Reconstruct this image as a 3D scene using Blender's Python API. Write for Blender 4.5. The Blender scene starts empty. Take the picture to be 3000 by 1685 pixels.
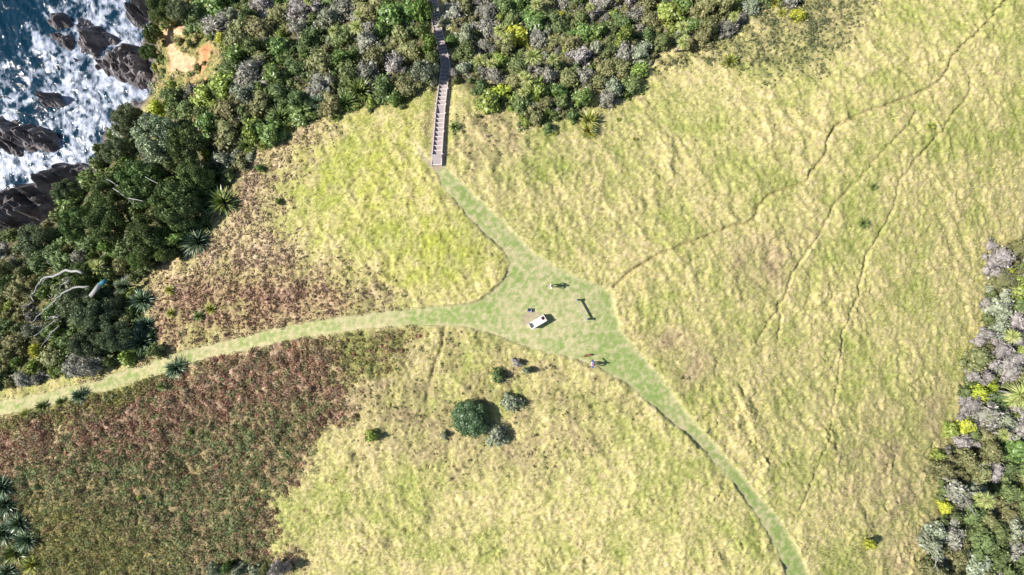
import bpy, bmesh, math, random
import numpy as np
from mathutils import Vector, Matrix

random.seed(7)
RNG = np.random.default_rng(7)
S = bpy.context.scene
COL = S.collection

# ------------------------------------------------------------------ camera, light, exposure
CAMZ = 58.6
FPX = 1758.0                       # focal length in pixels of a 3000 px wide frame
CX, CY = 1500.0, 842.5
cam = bpy.data.cameras.new('drone_camera')
cam.sensor_width = 36.0
cam.lens = 36.0 * FPX / 3000.0
cam.clip_start = 0.5
cam.clip_end = 3000
camo = bpy.data.objects.new('drone_camera', cam)
camo.location = (0, 0, CAMZ)
COL.objects.link(camo)
S.camera = camo

SUN_EL = math.radians(45.0)
world = bpy.data.worlds.new('World')
S.world = world
world.use_nodes = True
wn = world.node_tree.nodes
sky = wn.new('ShaderNodeTexSky')
sky.sky_type = 'NISHITA'
sky.sun_disc = False
sky.sun_elevation = SUN_EL
sky.sun_rotation = math.radians(-92.0)
sky.air_density = 1.0
sky.dust_density = 0.6
world.node_tree.links.new(sky.outputs[0], wn['Background'].inputs[0])
wn['Background'].inputs[1].default_value = 0.075
sun = bpy.data.lights.new('sun', 'SUN')
sun.energy = 5.0
sun.angle = math.radians(0.53)
sun.color = (1.0, 0.955, 0.88)
suno = bpy.data.objects.new('sun', sun)
d = Vector((math.cos(SUN_EL), 0.03 * math.cos(SUN_EL), -math.sin(SUN_EL))).normalized()
suno.rotation_euler = d.to_track_quat('-Z', 'Y').to_euler()
suno.location = (-80, 0, 90)
COL.objects.link(suno)
S.view_settings.view_transform = 'Standard'
S.view_settings.look = 'None'
S.view_settings.gamma = 1.0
S.view_settings.use_curve_mapping = False
S.view_settings.exposure = 0.63
try:
    S.cycles.max_bounces = 5
    S.cycles.diffuse_bounces = 3
    S.cycles.glossy_bounces = 2
    S.cycles.transmission_bounces = 2
    S.cycles.sample_clamp_indirect = 4.0
except Exception:
    pass

# ------------------------------------------------------------------ noise
_rt = np.random.default_rng(11)
GT = _rt.uniform(0, 2 * np.pi, (64, 256, 256)).astype(np.float32)


def perlin(x, y, seed=0):
    t = GT[seed % 64]
    xi = np.floor(x).astype(np.int64); yi = np.floor(y).astype(np.int64)
    xf = (x - xi).astype(np.float32); yf = (y - yi).astype(np.float32)
    u = xf * xf * xf * (xf * (xf * 6 - 15) + 10)
    v = yf * yf * yf * (yf * (yf * 6 - 15) + 10)

    def g(ix, iy, dx, dy):
        a = t[ix & 255, iy & 255]
        return np.cos(a) * dx + np.sin(a) * dy
    n00 = g(xi, yi, xf, yf); n10 = g(xi + 1, yi, xf - 1, yf)
    n01 = g(xi, yi + 1, xf, yf - 1); n11 = g(xi + 1, yi + 1, xf - 1, yf - 1)
    return ((n00 * (1 - u) + n10 * u) * (1 - v) + (n01 * (1 - u) + n11 * u) * v) * 1.4


def fbm(x, y, seed=0, octs=4, gain=0.5, lac=2.03):
    s = 0; a = 1; tot = 0
    for o in range(octs):
        s = s + a * perlin(x + 17.3 * o, y - 9.1 * o, seed + o)
        tot += a; a *= gain; x = x * lac; y = y * lac
    return s / tot * 1.3


def ridged(x, y, seed=0, octs=4):
    s = 0; a = 1; tot = 0
    for o in range(octs):
        s = s + a * (1 - np.abs(perlin(x, y, seed + o)) * 2)
        tot += a; a *= .5; x = x * 2.1; y = y * 2.1
    return s / tot


def sstep(a, b, x):
    t = np.clip((x - a) / (b - a), 0, 1)
    return t * t * (3 - 2 * t)


K = 3000 / 2576.0


def q(*pts):                       # coordinates read off a 2576 px wide view, turned into 3000 px ones
    return [(x * K, y * K) for x, y in pts]


def seg_dist(px, py, pts, closed=False):
    best = np.full(px.shape, 1e9, np.float32)
    n = len(pts)
    for i in range(n if closed else n - 1):
        ax, ay = pts[i]; bx, by = pts[(i + 1) % n]
        dx, dy = bx - ax, by - ay
        L = dx * dx + dy * dy + 1e-9
        t = np.clip(((px - ax) * dx + (py - ay) * dy) / L, 0, 1)
        best = np.minimum(best, np.hypot(px - ax - t * dx, py - ay - t * dy))
    return best


def poly_in(px, py, pts):
    ins = np.zeros(px.shape, bool)
    n = len(pts)
    for i in range(n):
        ax, ay = pts[i]; bx, by = pts[(i + 1) % n]
        if ay == by:
            continue
        c = ((ay > py) != (by > py)) & (px < (bx - ax) * (py - ay) / (by - ay) + ax)
        ins ^= c
    return ins


def poly_sd(px, py, pts):          # positive inside
    dd = seg_dist(px, py, pts, True)
    return np.where(poly_in(px, py, pts), dd, -dd)


def xyz_of(u, v, z):
    D = CAMZ - z
    return (u - CX) / FPX * D, (CY - v) / FPX * D


# ------------------------------------------------------------------ places read off the photograph
SEA_Z = -21.0
PATH = q((1085, 415), (1110, 465), (1150, 515), (1190, 560), (1230, 600), (1265, 630), (1283, 665), (1270, 695), (1235, 735),
         (1190, 762), (1100, 770), (1000, 778), (900, 790), (800, 805), (700, 822), (600, 850), (500, 870), (400, 905), (300, 935),
         (200, 965), (100, 990), (0, 1008), (-300, 1060), (-300, 1110), (0, 1048), (100, 1028), (200, 1003), (300, 975), (400, 945),
         (500, 908), (600, 886), (700, 862), (800, 845), (900, 830), (1000, 822), (1080, 818), (1150, 822), (1210, 832), (1260, 850),
         (1340, 880), (1420, 898), (1490, 918), (1540, 945), (1600, 985), (1660, 1040), (1720, 1090), (1780, 1145), (1840, 1215),
         (1890, 1280), (1930, 1340), (1960, 1400), (1978, 1447), (2040, 1700), (2110, 1700), (2035, 1447), (2000, 1370), (1960, 1300),
         (1900, 1235), (1840, 1165), (1780, 1095), (1730, 1040), (1690, 985), (1650, 930), (1600, 880), (1560, 830), (1548, 780),
         (1540, 735), (1500, 715), (1450, 695), (1390, 665), (1340, 630), (1300, 590), (1260, 550), (1210, 505), (1165, 460),
         (1130, 430), (1115, 412))
SHORE = [(-600, -500), (440, -500), (425, 0), (430, 120), (448, 230), (445, 268), (395, 320), (330, 345), (300, 400), (285, 470),
         (235, 520), (215, 575), (160, 610), (110, 665), (0, 672), (-600, 800)]
THICK = {
    'slope': q((372, -30), (1078, -30), (1095, 110), (1098, 205), (1040, 232), (950, 262), (880, 285), (830, 285), (750, 320), (680, 345),
               (640, 400), (590, 440), (560, 480), (520, 470), (490, 350), (430, 300), (400, 240), (480, 215), (545, 195), (560, 130),
               (540, 90), (450, 60), (420, 75), (370, 45)),
    'upper': q((1118, -30), (2110, -40), (2010, 10), (1880, 35), (1860, 75), (1780, 110), (1680, 120), (1640, 160), (1620, 200), (1600, 250),
               (1500, 235), (1455, 290), (1310, 325), (1300, 285), (1220, 262), (1165, 215), (1140, 190), (1140, 130)),
    'edge': q((2500, 640), (2620, 560), (2620, 1500), (2325, 1500), (2320, 1400), (2355, 1300), (2365, 1150), (2405, 1085), (2420, 960),
              (2445, 900), (2480, 850), (2470, 760)),
    'cliff': q((-30, 570), (95, 560), (150, 560), (240, 640), (380, 680), (345, 700), (330, 760), (400, 850), (400, 890), (230, 930), (90, 960),
               (-30, 985)),
    'grove': [(225, 530), (290, 410), (385, 335), (480, 330), (600, 400), (622, 520), (590, 640), (545, 690), (500, 765), (430, 800), (380, 765), (250, 770), (90, 650), (180, 600)],
    'foot': q((500, 1460), (515, 1405), (600, 1400), (690, 1412), (745, 1460)),
}
BRACKEN = q((-50, 1085), (60, 1060), (200, 1010), (330, 960), (420, 930), (560, 890), (700, 862), (800, 858), (860, 900), (870, 960), (840, 1040),
            (800, 1120), (740, 1190), (690, 1240), (675, 1320), (700, 1380), (750, 1480), (-50, 1490))
BRACK_GREEN = q((-50, 1180), (150, 1130), (400, 1130), (560, 1050), (700, 1000), (800, 1000), (760, 1150), (690, 1240), (675, 1320), (720, 1480),
                (-50, 1490))
HEATH = q((560, 470), (640, 400), (700, 345), (790, 320), (740, 400), (700, 470), (690, 540), (720, 620), (830, 680), (960, 730), (980, 790), (700, 825),
          (560, 845), (420, 885), (390, 800), (340, 690), (470, 650), (540, 560))
LIME = q((720, 390), (800, 330), (900, 285), (1060, 250), (1085, 420), (1200, 560), (1283, 665), (1190, 755), (950, 770), (850, 640), (760, 560))
CLAY = [[(500, 70), (545, 62), (560, 85), (530, 105), (498, 100)],
        [(478, 92), (492, 90), (505, 110), (512, 135), (520, 150), (570, 165), (566, 205), (545, 215), (500, 212), (496, 160), (482, 125)],
        [(580, 150), (612, 132), (622, 145), (605, 200), (592, 215), (575, 205)],
        [(588, 245), (600, 228), (604, 235), (594, 252)],
        [(448, 205), (460, 215), (470, 250), (455, 245)]]
BANK = [(440, 80), (500, 60), (640, 90), (650, 170), (610, 240), (560, 300), (470, 330), (440, 260), (430, 160)]
TRACKS = [q((1545, 720), (1590, 680), (1640, 650), (1690, 625), (1740, 608), (1790, 590), (1840, 568), (1880, 560), (1900, 545), (1908, 515),
            (1925, 500), (1960, 478), (2025, 462), (2040, 430), (2065, 405), (2078, 375), (2080, 350), (2100, 320), (2150, 292), (2220, 268),
            (2290, 243), (2350, 215), (2385, 175), (2395, 140), (2450, 90), (2480, 60), (2530, 0), (2560, -40)),
          q((2443, 195), (2440, 240), (2400, 285), (2370, 330), (2310, 395), (2262, 455), (2250, 520), (2205, 600), (2180, 640), (2165, 700),
            (2150, 760), (2120, 830), (2112, 900), (2108, 960), (2100, 1000)),
          q((2305, 275), (2290, 310), (2230, 370), (2160, 450), (2100, 510), (2060, 590), (2030, 630), (1990, 690), (1975, 740), (1940, 800), (1900, 860)),
          q((1117, 825), (1112, 870), (1095, 920), (1082, 965), (1075, 1010)),
          q((1955, 760), (1962, 800), (1955, 850)),
          q((2100, 1000), (2085, 1090), (2050, 1190), (2010, 1280))]
TW = [.15, .12, .11, .22, .11, .08]
TD = [.30, .25, .23, .22, .22, .2]
TUFTY = q((1640, 160), (1780, 115), (1880, 60), (2010, 10), (2130, -20), (2190, -20), (2150, 60), (2110, 110), (2070, 165), (1990, 185), (1900, 190),
          (1840, 170), (1770, 150))
DRYR = q((1830, 610), (1900, 575), (2010, 585), (2000, 640), (1960, 710), (1880, 760), (1810, 700))
DRY2 = q((1580, 840), (1640, 840), (1830, 850), (1840, 960), (1760, 1000), (1660, 920))
DRY3 = q((1140, 280), (1260, 275), (1310, 350), (1290, 390), (1180, 410), (1135, 370))
DRY4 = q((880, 930), (1050, 940), (1140, 1080), (1380, 1130), (1400, 1200), (1100, 1180), (880, 1130), (820, 1050))
DRY5 = q((2180, 1010), (2400, 960), (2380, 1120), (2330, 1447), (2240, 1447), (2130, 1250), (2080, 1150))
OLIVE = q((130, 1000), (400, 925), (470, 900), (420, 960), (300, 1030), (100, 1060), (0, 1085), (0, 1060))
OLIVE2 = q((700, 860), (980, 826), (1060, 826), (1000, 930), (880, 960), (840, 880))
SOIL = [(1531, 930), (1540, 918), (1562, 912), (1584, 916), (1592, 926), (1560, 946), (1540, 955), (1530, 948)]

# stairway: (left u, v), (right u, v) of every cross board, read off enlarged views, from the bottom pad down the slope
A = lambda l, r, y: ((1220 + l / 4.825, 200 + y / 4.825), (1220 + r / 4.825, 200 + y / 4.825))
B = lambda l, ly, r, ry: ((1220 + l / 5.5625, ly / 5.5625), (1220 + r / 5.5625, ry / 5.5625))
STEPS = [A(215, 355, 1365), A(225, 360, 1222), A(235, 362, 1160), A(239, 365, 1092), A(243, 370, 1028), A(248, 373, 965), A(253, 379, 900),
         A(259, 385, 835), A(264, 388, 770), A(268, 393, 710), A(272, 398, 645), A(283, 408, 518), A(291, 413, 460), A(297, 418, 405),
         A(306, 426, 350), A(315, 435, 293), A(322, 440, 238), A(330, 445, 182),
         B(388, 1262, 523, 1262), B(392, 1200, 528, 1200), B(398, 1140, 535, 1140), B(406, 1080, 545, 1078),
         B(392, 948, 520, 918), B(378, 895, 508, 866), B(366, 842, 500, 815), B(354, 792, 490, 765), B(344, 742, 476, 714), B(332, 690, 464, 662),
         B(318, 640, 452, 612), B(304, 586, 440, 560), B(290, 532, 428, 508), B(278, 478, 416, 455), B(266, 428, 398, 404),
         B(244, 300, 384, 270), B(238, 250, 376, 228), B(233, 200, 370, 180), B(228, 150, 362, 132), B(222, 100, 354, 84), B(215, 52, 347, 36),
         B(208, 4, 340, -12), B(200, -45, 333, -60), B(193, -94, 326, -108)]
LANDINGS = {0, 10, 21, 32}
PADZ = []
z = 0.06
for i in range(len(STEPS)):
    PADZ.append(z)
    z -= 0.29 if i not in (0,) else 0.2
STAIR_XY = []
for (l, r), z in zip(STEPS, PADZ):
    STAIR_XY.append((xyz_of(l[0], l[1], z), xyz_of(r[0], r[1], z), z))

# ------------------------------------------------------------------ lie of the land
CTRL = [(1280, 520, 0), (1545, 900, 0), (1700, 950, 0), (1400, 900, 0), (1200, 700, -.6), (900, 500, -2.8), (700, 700, -3.6), (520, 800, -5), (380, 760, -7.5), (380, 900, -6.5),
        (250, 900, -8), (100, 900, -10.5), (0, 780, -14), (0, 1200, -5.5), (250, 1120, -4.6), (500, 1040, -3.4), (1000, 930, -1), (0, 1685, -10), (600, 1400, -5),
        (1000, 1685, -5), (1500, 1600, -3), (1500, 1200, -1.2), (1850, 1200, -.4), (2350, 1685, -2), (2000, 1400, -.6), (2400, 1100, -3), (2800, 900, -6), (3000, 700, -9),
        (3000, 1200, -10.5), (3000, 1685, -12), (2700, 1400, -5.5), (2600, 600, -3.2), (2100, 700, -1), (3000, 0, -5), (2500, 150, -4), (2200, 400, -2.6), (2000, 0, -9), (1900, 300, -4),
        (1500, 400, -1.6), (1600, 0, -11.5), (1600, 200, -6), (900, 0, -14), (1050, 150, -8.5), (900, 250, -6), (700, 0, -15.5), (650, 250, -9), (560, 150, -13.5), (500, 300, -12.5),
        (600, 480, -5), (560, 560, -5.5), (480, 480, -9.5), (420, 620, -9), (320, 700, -11), (200, 750, -13), (300, 560, -14.5), (470, 60, -17.5),
        (480, 180, -16.5), (470, 260, -16.5), (420, 340, -17), (370, 400, -17), (330, 500, -17.5), (200, 640, -17.5), (80, 700, -18),
        (200, 200, -26), (0, 0, -27), (0, 400, -26), (300, 0, -26), (-400, -400, -30), (-500, 200, -29),
        (-500, 600, -25), (-500, 1200, -14), (-400, 1900, -17), (500, 2100, -12), (1500, 2100, -7), (2500, 2100, -6), (3500, 2100, -18), (3600, 800, -19), (3600, -300, -11),
        (2000, -500, -19), (1000, -500, -22), (500, -500, -22)]
pc = [(*xyz_of(u, v, z), z) for u, v, z in CTRL]
for (l, r, z) in STAIR_XY[::3]:
    pc.append(((l[0] + r[0]) / 2, (l[1] + r[1]) / 2, z - .15))
for (u, v) in SHORE[1:-1]:
    pc.append((*xyz_of(u, v, SEA_Z), SEA_Z - .2))
pc = np.array(pc)
dm = np.hypot(pc[:, None, 0] - pc[None, :, 0], pc[:, None, 1] - pc[None, :, 1])
wts = np.linalg.solve(dm + np.eye(len(pc)) * -0.6, pc[:, 2])
GX0, GX1, GY0, GY1, GS = -140., 140., -100., 100., 1.0
gx = np.arange(GX0, GX1 + .1, GS); gy = np.arange(GY0, GY1 + .1, GS)
GXX, GYY = np.meshgrid(gx, gy, indexing='ij')
H0 = np.zeros_like(GXX)
for i in range(len(pc)):
    H0 += wts[i] * np.hypot(GXX - pc[i, 0], GYY - pc[i, 1])
for _ in range(2):
    P_ = np.pad(H0, 1, mode='edge')
    H0 = (P_[1:-1, 1:-1] * 4 + P_[:-2, 1:-1] * 2 + P_[2:, 1:-1] * 2 + P_[1:-1, :-2] * 2 + P_[1:-1, 2:] * 2 + P_[:-2, :-2] + P_[2:, 2:] + P_[:-2, 2:] + P_[2:, :-2]) / 16
H0 = np.clip(H0, -34, 1.0)


def h_smooth(x, y):
    x = np.clip((np.asarray(x, float) - GX0) / GS, 0, H0.shape[0] - 1.001)
    y = np.clip((np.asarray(y, float) - GY0) / GS, 0, H0.shape[1] - 1.001)
    i = x.astype(int); j = y.astype(int); fx = x - i; fy = y - j
    return (H0[i, j] * (1 - fx) * (1 - fy) + H0[i + 1, j] * fx * (1 - fy) + H0[i, j + 1] * (1 - fx) * fy + H0[i + 1, j + 1] * fx * fy)


def to_px(x, y, z):
    D = CAMZ - z
    return CX + FPX * x / D, CY - FPX * y / D


# fine grid, coarser towards the rim
FS = 0.15
xs = np.concatenate([np.linspace(-138, -68, 36)[:-1], np.arange(-68, 58, FS), np.linspace(58, 138, 40)])
ys = np.concatenate([np.linspace(-98, -37, 30)[:-1], np.arange(-37, 41.5, FS), np.linspace(41.5, 98, 28)])
X, Y = np.meshgrid(xs, ys, indexing='ij')
X = X.astype(np.float64); Y = Y.astype(np.float64)
Z = h_smooth(X, Y)
U, V = to_px(X, Y, Z)
wu = fbm(X / 1.5, Y / 1.5, 3, 3) * 9
wv = fbm(X / 1.5, Y / 1.5, 9, 3) * 9
wu3 = fbm(X / 3.5, Y / 3.5, 13, 4) * 45
wv3 = fbm(X / 3.5, Y / 3.5, 19, 4) * 45


def soft(poly, w=25, warp=1.0):
    return sstep(-w, w, poly_sd(U + wu3 * warp, V + wv3 * warp, poly))


sd_path = poly_sd(U + wu * .6, V + wv * .6, PATH)
m_path = sstep(-3, 3, sd_path)
m_brack = soft(BRACKEN, 55, 1.9) * sstep(-.55, -.2, fbm(X / 2.2, Y / 2.2, 17, 3) + .5 * soft([(x_ * .9 + 20, y_ * .97 + 60) for x_, y_ in BRACKEN], 60, .3))
m_olive3 = soft(q((40, 1260), (180, 1230), (330, 1320), (450, 1400), (420, 1500), (40, 1500)), 70, 1.4)
m_bgreen = soft(BRACK_GREEN, 70, 1.2)
m_heath = soft(HEATH, 90, 1.5) * (.55 + .45 * sstep(-.35, .2, fbm(X / 2.6, Y / 2.6, 27, 4)))
m_lime = soft(LIME, 110, 1.6)
m_tufty = soft(TUFTY, 40, 1)
m_dry = np.maximum.reduce([soft(DRYR, 40, 1), soft(DRY2, 30, 1), soft(DRY3, 30, .8), soft(DRY4, 50, 1) * .8, soft(DRY5, 60, 1) * .8])
m_scrub = soft(q((960, 830), (1200, 838), (1480, 920), (1570, 1000), (1500, 1170), (1380, 1170), (1150, 1130), (880, 1050)), 90, 1.5) * sstep(-.35, .35, fbm(X / 2.4, Y / 2.4, 47, 4))
m_olive = np.maximum(soft(OLIVE, 20, .6), soft(OLIVE2, 30, .8) * .7)
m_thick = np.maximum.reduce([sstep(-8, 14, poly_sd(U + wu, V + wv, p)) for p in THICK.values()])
m_clay = np.maximum.reduce([sstep(-3, 3, poly_sd(U + wu * .8, V + wv * .8, p)) for p in CLAY])
m_bank = soft(BANK, 25, .5)
sd_shore = poly_sd(U + wu, V + wv, SHORE)
m_shore = sstep(-30, 2, sd_shore)
m_soil = sstep(-2, 3, poly_sd(U + wu * .3, V + wv * .3, SOIL))
m_soil = np.maximum(m_soil, sstep(9, 3, seg_dist(U + wu * .4, V + wv * .4, [(1228, 440), (1238, 455), (1262, 487)])))
m_soil = np.maximum(m_soil, sstep(16, 8, np.hypot(U - 1281, V - 492)) * .9)
# worn strip right of the stairs
st_r = [(r[0] + 6, r[1]) for l, r in STEPS[:18]]
m_worn = sstep(7, 2, seg_dist(U + wu * .3, V + wv * .3, st_r))
for c in [(1685, 878), (1716, 936), (1712, 905)]:
    m_worn = np.maximum(m_worn, sstep(13, 4, np.hypot(U - c[0] + wu * .4, V - c[1] + wv * .4)) * .6)
track = np.zeros_like(X); trackd = np.zeros_like(X)
for t, w_, dep in zip(TRACKS, TW, TD):
    tw = [xyz_of(u, v, float(h_smooth(*xyz_of(u, v, -2.5)))) for u, v in t]
    dd = seg_dist(X + fbm(X / .9, Y / .9, 33, 2) * .16, Y + fbm(X / .9, Y / .9, 36, 2) * .16, tw)
    g_ = np.exp(-(dd / w_) ** 2) * dep * (1 + .25 * fbm(X / 2.5, Y / 2.5, 40, 2))
    trackd = np.maximum(trackd, g_)
    track = np.maximum(track, sstep(w_ * 1.5, w_ * .5, dd) * (dep / .3))
sx = np.array([((l[0] + r[0]) / 2, (l[1] + r[1]) / 2, z) for l, r, z in STAIR_XY])
sd_st = np.full(X.shape, 9.0); zst = np.zeros(X.shape)
near = (np.abs(X + 8) < 8) & (Y > 9) & (Y < 46)
xn, yn = X[near], Y[near]
o = np.argsort(sx[:, 1])
sxx = np.interp(yn, sx[o, 1], sx[o, 0]); szz = np.interp(yn, sx[o, 1], sx[o, 2])
dn = np.abs(xn - sxx) + np.maximum(0, sx[:, 1].min() - yn) * 1.5
sd_st[near] = dn; zst[near] = szz

# relief of the grass: matted, combed downhill, with little steps that face away from the sun
grass = (1 - m_path) * (1 - m_shore) * (1 - m_clay)
ang = np.radians(-58 + 26 * fbm(X / 22, Y / 22, 50, 2))
al = X * np.cos(ang) + Y * np.sin(ang); ac = -X * np.sin(ang) + Y * np.cos(ang)
al = X * math.cos(math.radians(-58)) + Y * math.sin(math.radians(-58)) + wv3 * .02
ac = -X * math.sin(math.radians(-58)) + Y * math.cos(math.radians(-58)) + wu3 * .02
lump = fbm(ac / 1.15, al / 2.6, 52, 3)
step_ = fbm(ac / 2.4 + .5 * lump, al / 5.0, 57, 2)
saw = step_ * 2.2
saw = (saw - np.floor(saw))                       # asymmetric: long rise, short drop on the lee side
saw = np.where(saw < .9, saw / .9, (1 - saw) / .1)
amp = .7 + .6 * sstep(-.3, .5, fbm(X / 9, Y / 9, 60, 2))
sawm = .16 + .16 * sstep(900, 1300, V)
rel = .25 * lump * amp + sawm * saw * amp * sstep(-.1, .4, fbm(X / 5, Y / 5, 63, 2)) + .10 * fbm(X / .62, Y / .62, 66, 3) + .10 * perlin(X / .33, Y / .33, 70)
heather = m_brack + m_heath * .6 + m_tufty * .6
rel = rel * (1 + .2 * heather) + m_brack * .35 * fbm(X / 1.1, Y / 1.1, 72, 3) + heather * .10 * perlin(X / .5, Y / .5, 73)
Z = Z + grass * (rel + .18) + (1 - grass) * .015 * perlin(X / .4, Y / .4, 75)
Z = Z - m_soil * .05
Z = Z - trackd * 1.1 * grass
# cliff rock and clay bank
steep = np.maximum(m_bank, m_shore)
Z = Z + m_bank * .7 * (ridged(X / 3.2, Y / 3.2, 80, 4) - .5) * (1 - m_path)
rockm = sstep(SEA_Z + 3.2, SEA_Z + 1.0, h_smooth(X, Y)) * sstep(-160, -30, sd_shore)
Z = Z + rockm * 1.5 * (ridged(X / 3.0, Y / 3.0, 84, 5) - .45)
# bed of the stairway
wst = sstep(1.7, .75, sd_st)
Z = Z * (1 - wst) + (zst - .34) * wst
m_bed = sstep(.95, .6, sd_st)

# colours (albedo), one per grid point
def C(*c):
    return np.array(c, np.float32)


def mixc(a, b, m):
    return a * (1 - m[..., None]) + b * m[..., None]


n1 = sstep(-.5, .55, fbm(X / 1.3, Y / 1.3, 90, 4))
n2 = sstep(-.35, .45, fbm(X / 6.5, Y / 6.5, 95, 4))
n3 = sstep(-.25, .4, fbm(X / .5, Y / .5, 99, 2))
n4 = sstep(-.1, .45, fbm(X / 3.1, Y / 3.1, 21, 4))
STRAW = C(.48, .415, .185); STRAWP = C(.53, .43, .26); GRN = C(.26, .295, .075); LIMEC = C(.33, .345, .06)
base = mixc(np.broadcast_to(STRAW, X.shape + (3,)), STRAWP, n3 * .7)
gfac = np.clip(.16 + .5 * n2 + .35 * (n1 - .5) - .25 * lump, 0, 1)
base = mixc(base, GRN, gfac)
base = mixc(base, LIMEC, m_lime * (.08 + .4 * n1 + .3 * n4))
base = mixc(base, np.broadcast_to(C(.36, .275, .17), base.shape), m_dry * (.3 + .55 * n4))
base = mixc(base, mixc(np.broadcast_to(C(.27, .235, .10), base.shape), C(.34, .25, .17), n1), m_scrub * .62)
hc = mixc(np.broadcast_to(C(.36, .23, .17), base.shape), C(.52, .40, .28), n3)
hc = mixc(hc, C(.27, .24, .09), n4 * .6)
m_hred = soft(q((390, 780), (480, 700), (620, 680), (800, 690), (900, 760), (900, 800), (600, 860), (410, 900)), 80, 1.2)
hc = mixc(hc, C(.25, .125, .10), m_hred * .65)
base = mixc(base, hc, m_heath * (.8 + .2 * n1))
bc = mixc(np.broadcast_to(C(.27, .17, .115), base.shape), C(.42, .30, .22), n3)
bc = mixc(bc, C(.22, .19, .08), m_bgreen * .6)
base = mixc(base, bc, m_brack * .95)
base = mixc(base, mixc(np.broadcast_to(C(.24, .22, .06), base.shape), C(.16, .17, .06), n1), np.maximum(m_olive * .85, m_olive3 * .6))
base = mixc(base, np.broadcast_to(C(.16, .15, .075), base.shape), m_tufty * (.3 + .4 * n1))
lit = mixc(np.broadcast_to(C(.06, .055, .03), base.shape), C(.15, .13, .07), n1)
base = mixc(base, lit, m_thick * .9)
mown = mixc(np.broadcast_to(C(.20, .265, .08), base.shape), C(.41, .37, .205), sstep(.2, 1.0, .3 * n2 + .25 * n1 + .45 * n3 + .22 * (1 - np.clip((U - 700) / 1100, 0, 1)) + .06))
edge_dry = sstep(16, 3, sd_path) * (sd_path > -4)
mown = mixc(mown, C(.48, .40, .25), edge_dry * .35)
# mower arcs
arc = np.sin(np.hypot(X - 5.3, Y + 2.5) * 2 * np.pi / .85 + fbm(X / 2, Y / 2, 5, 2) * 1.5)
mown = mixc(mown, C(.46, .42, .25), .22 * sstep(-.2, 1, arc) * sstep(14, 3, np.hypot(X - 5, Y + 2.5)))
base = mixc(base, mown, m_path)
base = mixc(base, np.broadcast_to(C(.33, .27, .20), base.shape), np.clip(m_soil * (.6 + .4 * n3) + m_bed, 0, 1))
base = mixc(base, np.broadcast_to(C(.46, .37, .27), base.shape), m_worn * .8)
base = mixc(base, np.broadcast_to(C(.25, .19, .10), base.shape), track * .4)  # brown soil, darkened further to stand in for shade in the grooves
bk = mixc(np.broadcast_to(C(.42, .30, .15), base.shape), C(.15, .18, .05), n1)
base = mixc(base, bk, m_bank * .85)
cl = mixc(np.broadcast_to(C(.60, .38, .235), base.shape), C(.62, .27, .13), sstep(560, 600, U + wu))
base = mixc(base, cl, m_clay * (.8 + .2 * n3))
rk = mixc(np.broadcast_to(C(.10, .088, .085), base.shape), C(.17, .15, .14), n1)
base = mixc(base, rk, rockm)
base *= (1 + (.12 + .22 * (1 - m_path)) * fbm(X / .33, Y / .33, 30, 3))[..., None]
base *= (1 + RNG.normal(0, .13, X.shape) * (1 - .5 * m_path))[..., None]
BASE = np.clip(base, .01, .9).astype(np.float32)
BLOCK = np.maximum.reduce([m_path, sstep(.07, .16, trackd) * (1 - m_path), m_thick * .6, m_clay, rockm, m_soil, m_bed * 1.0, sstep(.85, .6, sd_st)])


def sample(arr, x, y):
    i = np.clip(np.searchsorted(xs, x), 0, len(xs) - 1); j = np.clip(np.searchsorted(ys, y), 0, len(ys) - 1)
    return arr[i, j]


def hz(x, y):
    x = np.atleast_1d(np.asarray(x, float)); y = np.atleast_1d(np.asarray(y, float))
    i = np.clip(np.searchsorted(xs, x) - 1, 0, len(xs) - 2); j = np.clip(np.searchsorted(ys, y) - 1, 0, len(ys) - 2)
    fx = np.clip((x - xs[i]) / (xs[i + 1] - xs[i]), 0, 1); fy = np.clip((y - ys[j]) / (ys[j + 1] - ys[j]), 0, 1)
    return Z[i, j] * (1 - fx) * (1 - fy) + Z[i + 1, j] * fx * (1 - fy) + Z[i, j + 1] * (1 - fx) * fy + Z[i + 1, j + 1] * fx * fy


def ground_at(u, v, h=0.0, sea=False):
    """where the line of sight of a pixel meets the land (or a surface h above it): x, y, ground z"""
    u = np.atleast_1d(np.asarray(u, float)); v = np.atleast_1d(np.asarray(v, float))
    h = np.broadcast_to(np.asarray(h, float), u.shape)
    Ds = np.arange(54, 92, .25)
    D = Ds[None, :]
    x = (u[:, None] - CX) / FPX * D; y = (CY - v[:, None]) / FPX * D
    g = h_smooth(x, y) + h[:, None]
    hit = (CAMZ - D) <= g
    k = np.where(hit.any(1), hit.argmax(1), len(Ds) - 1)
    D = Ds[k] - .12
    x = (u - CX) / FPX * D; y = (CY - v) / FPX * D
    return x, y, hz(x, y), D


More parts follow.
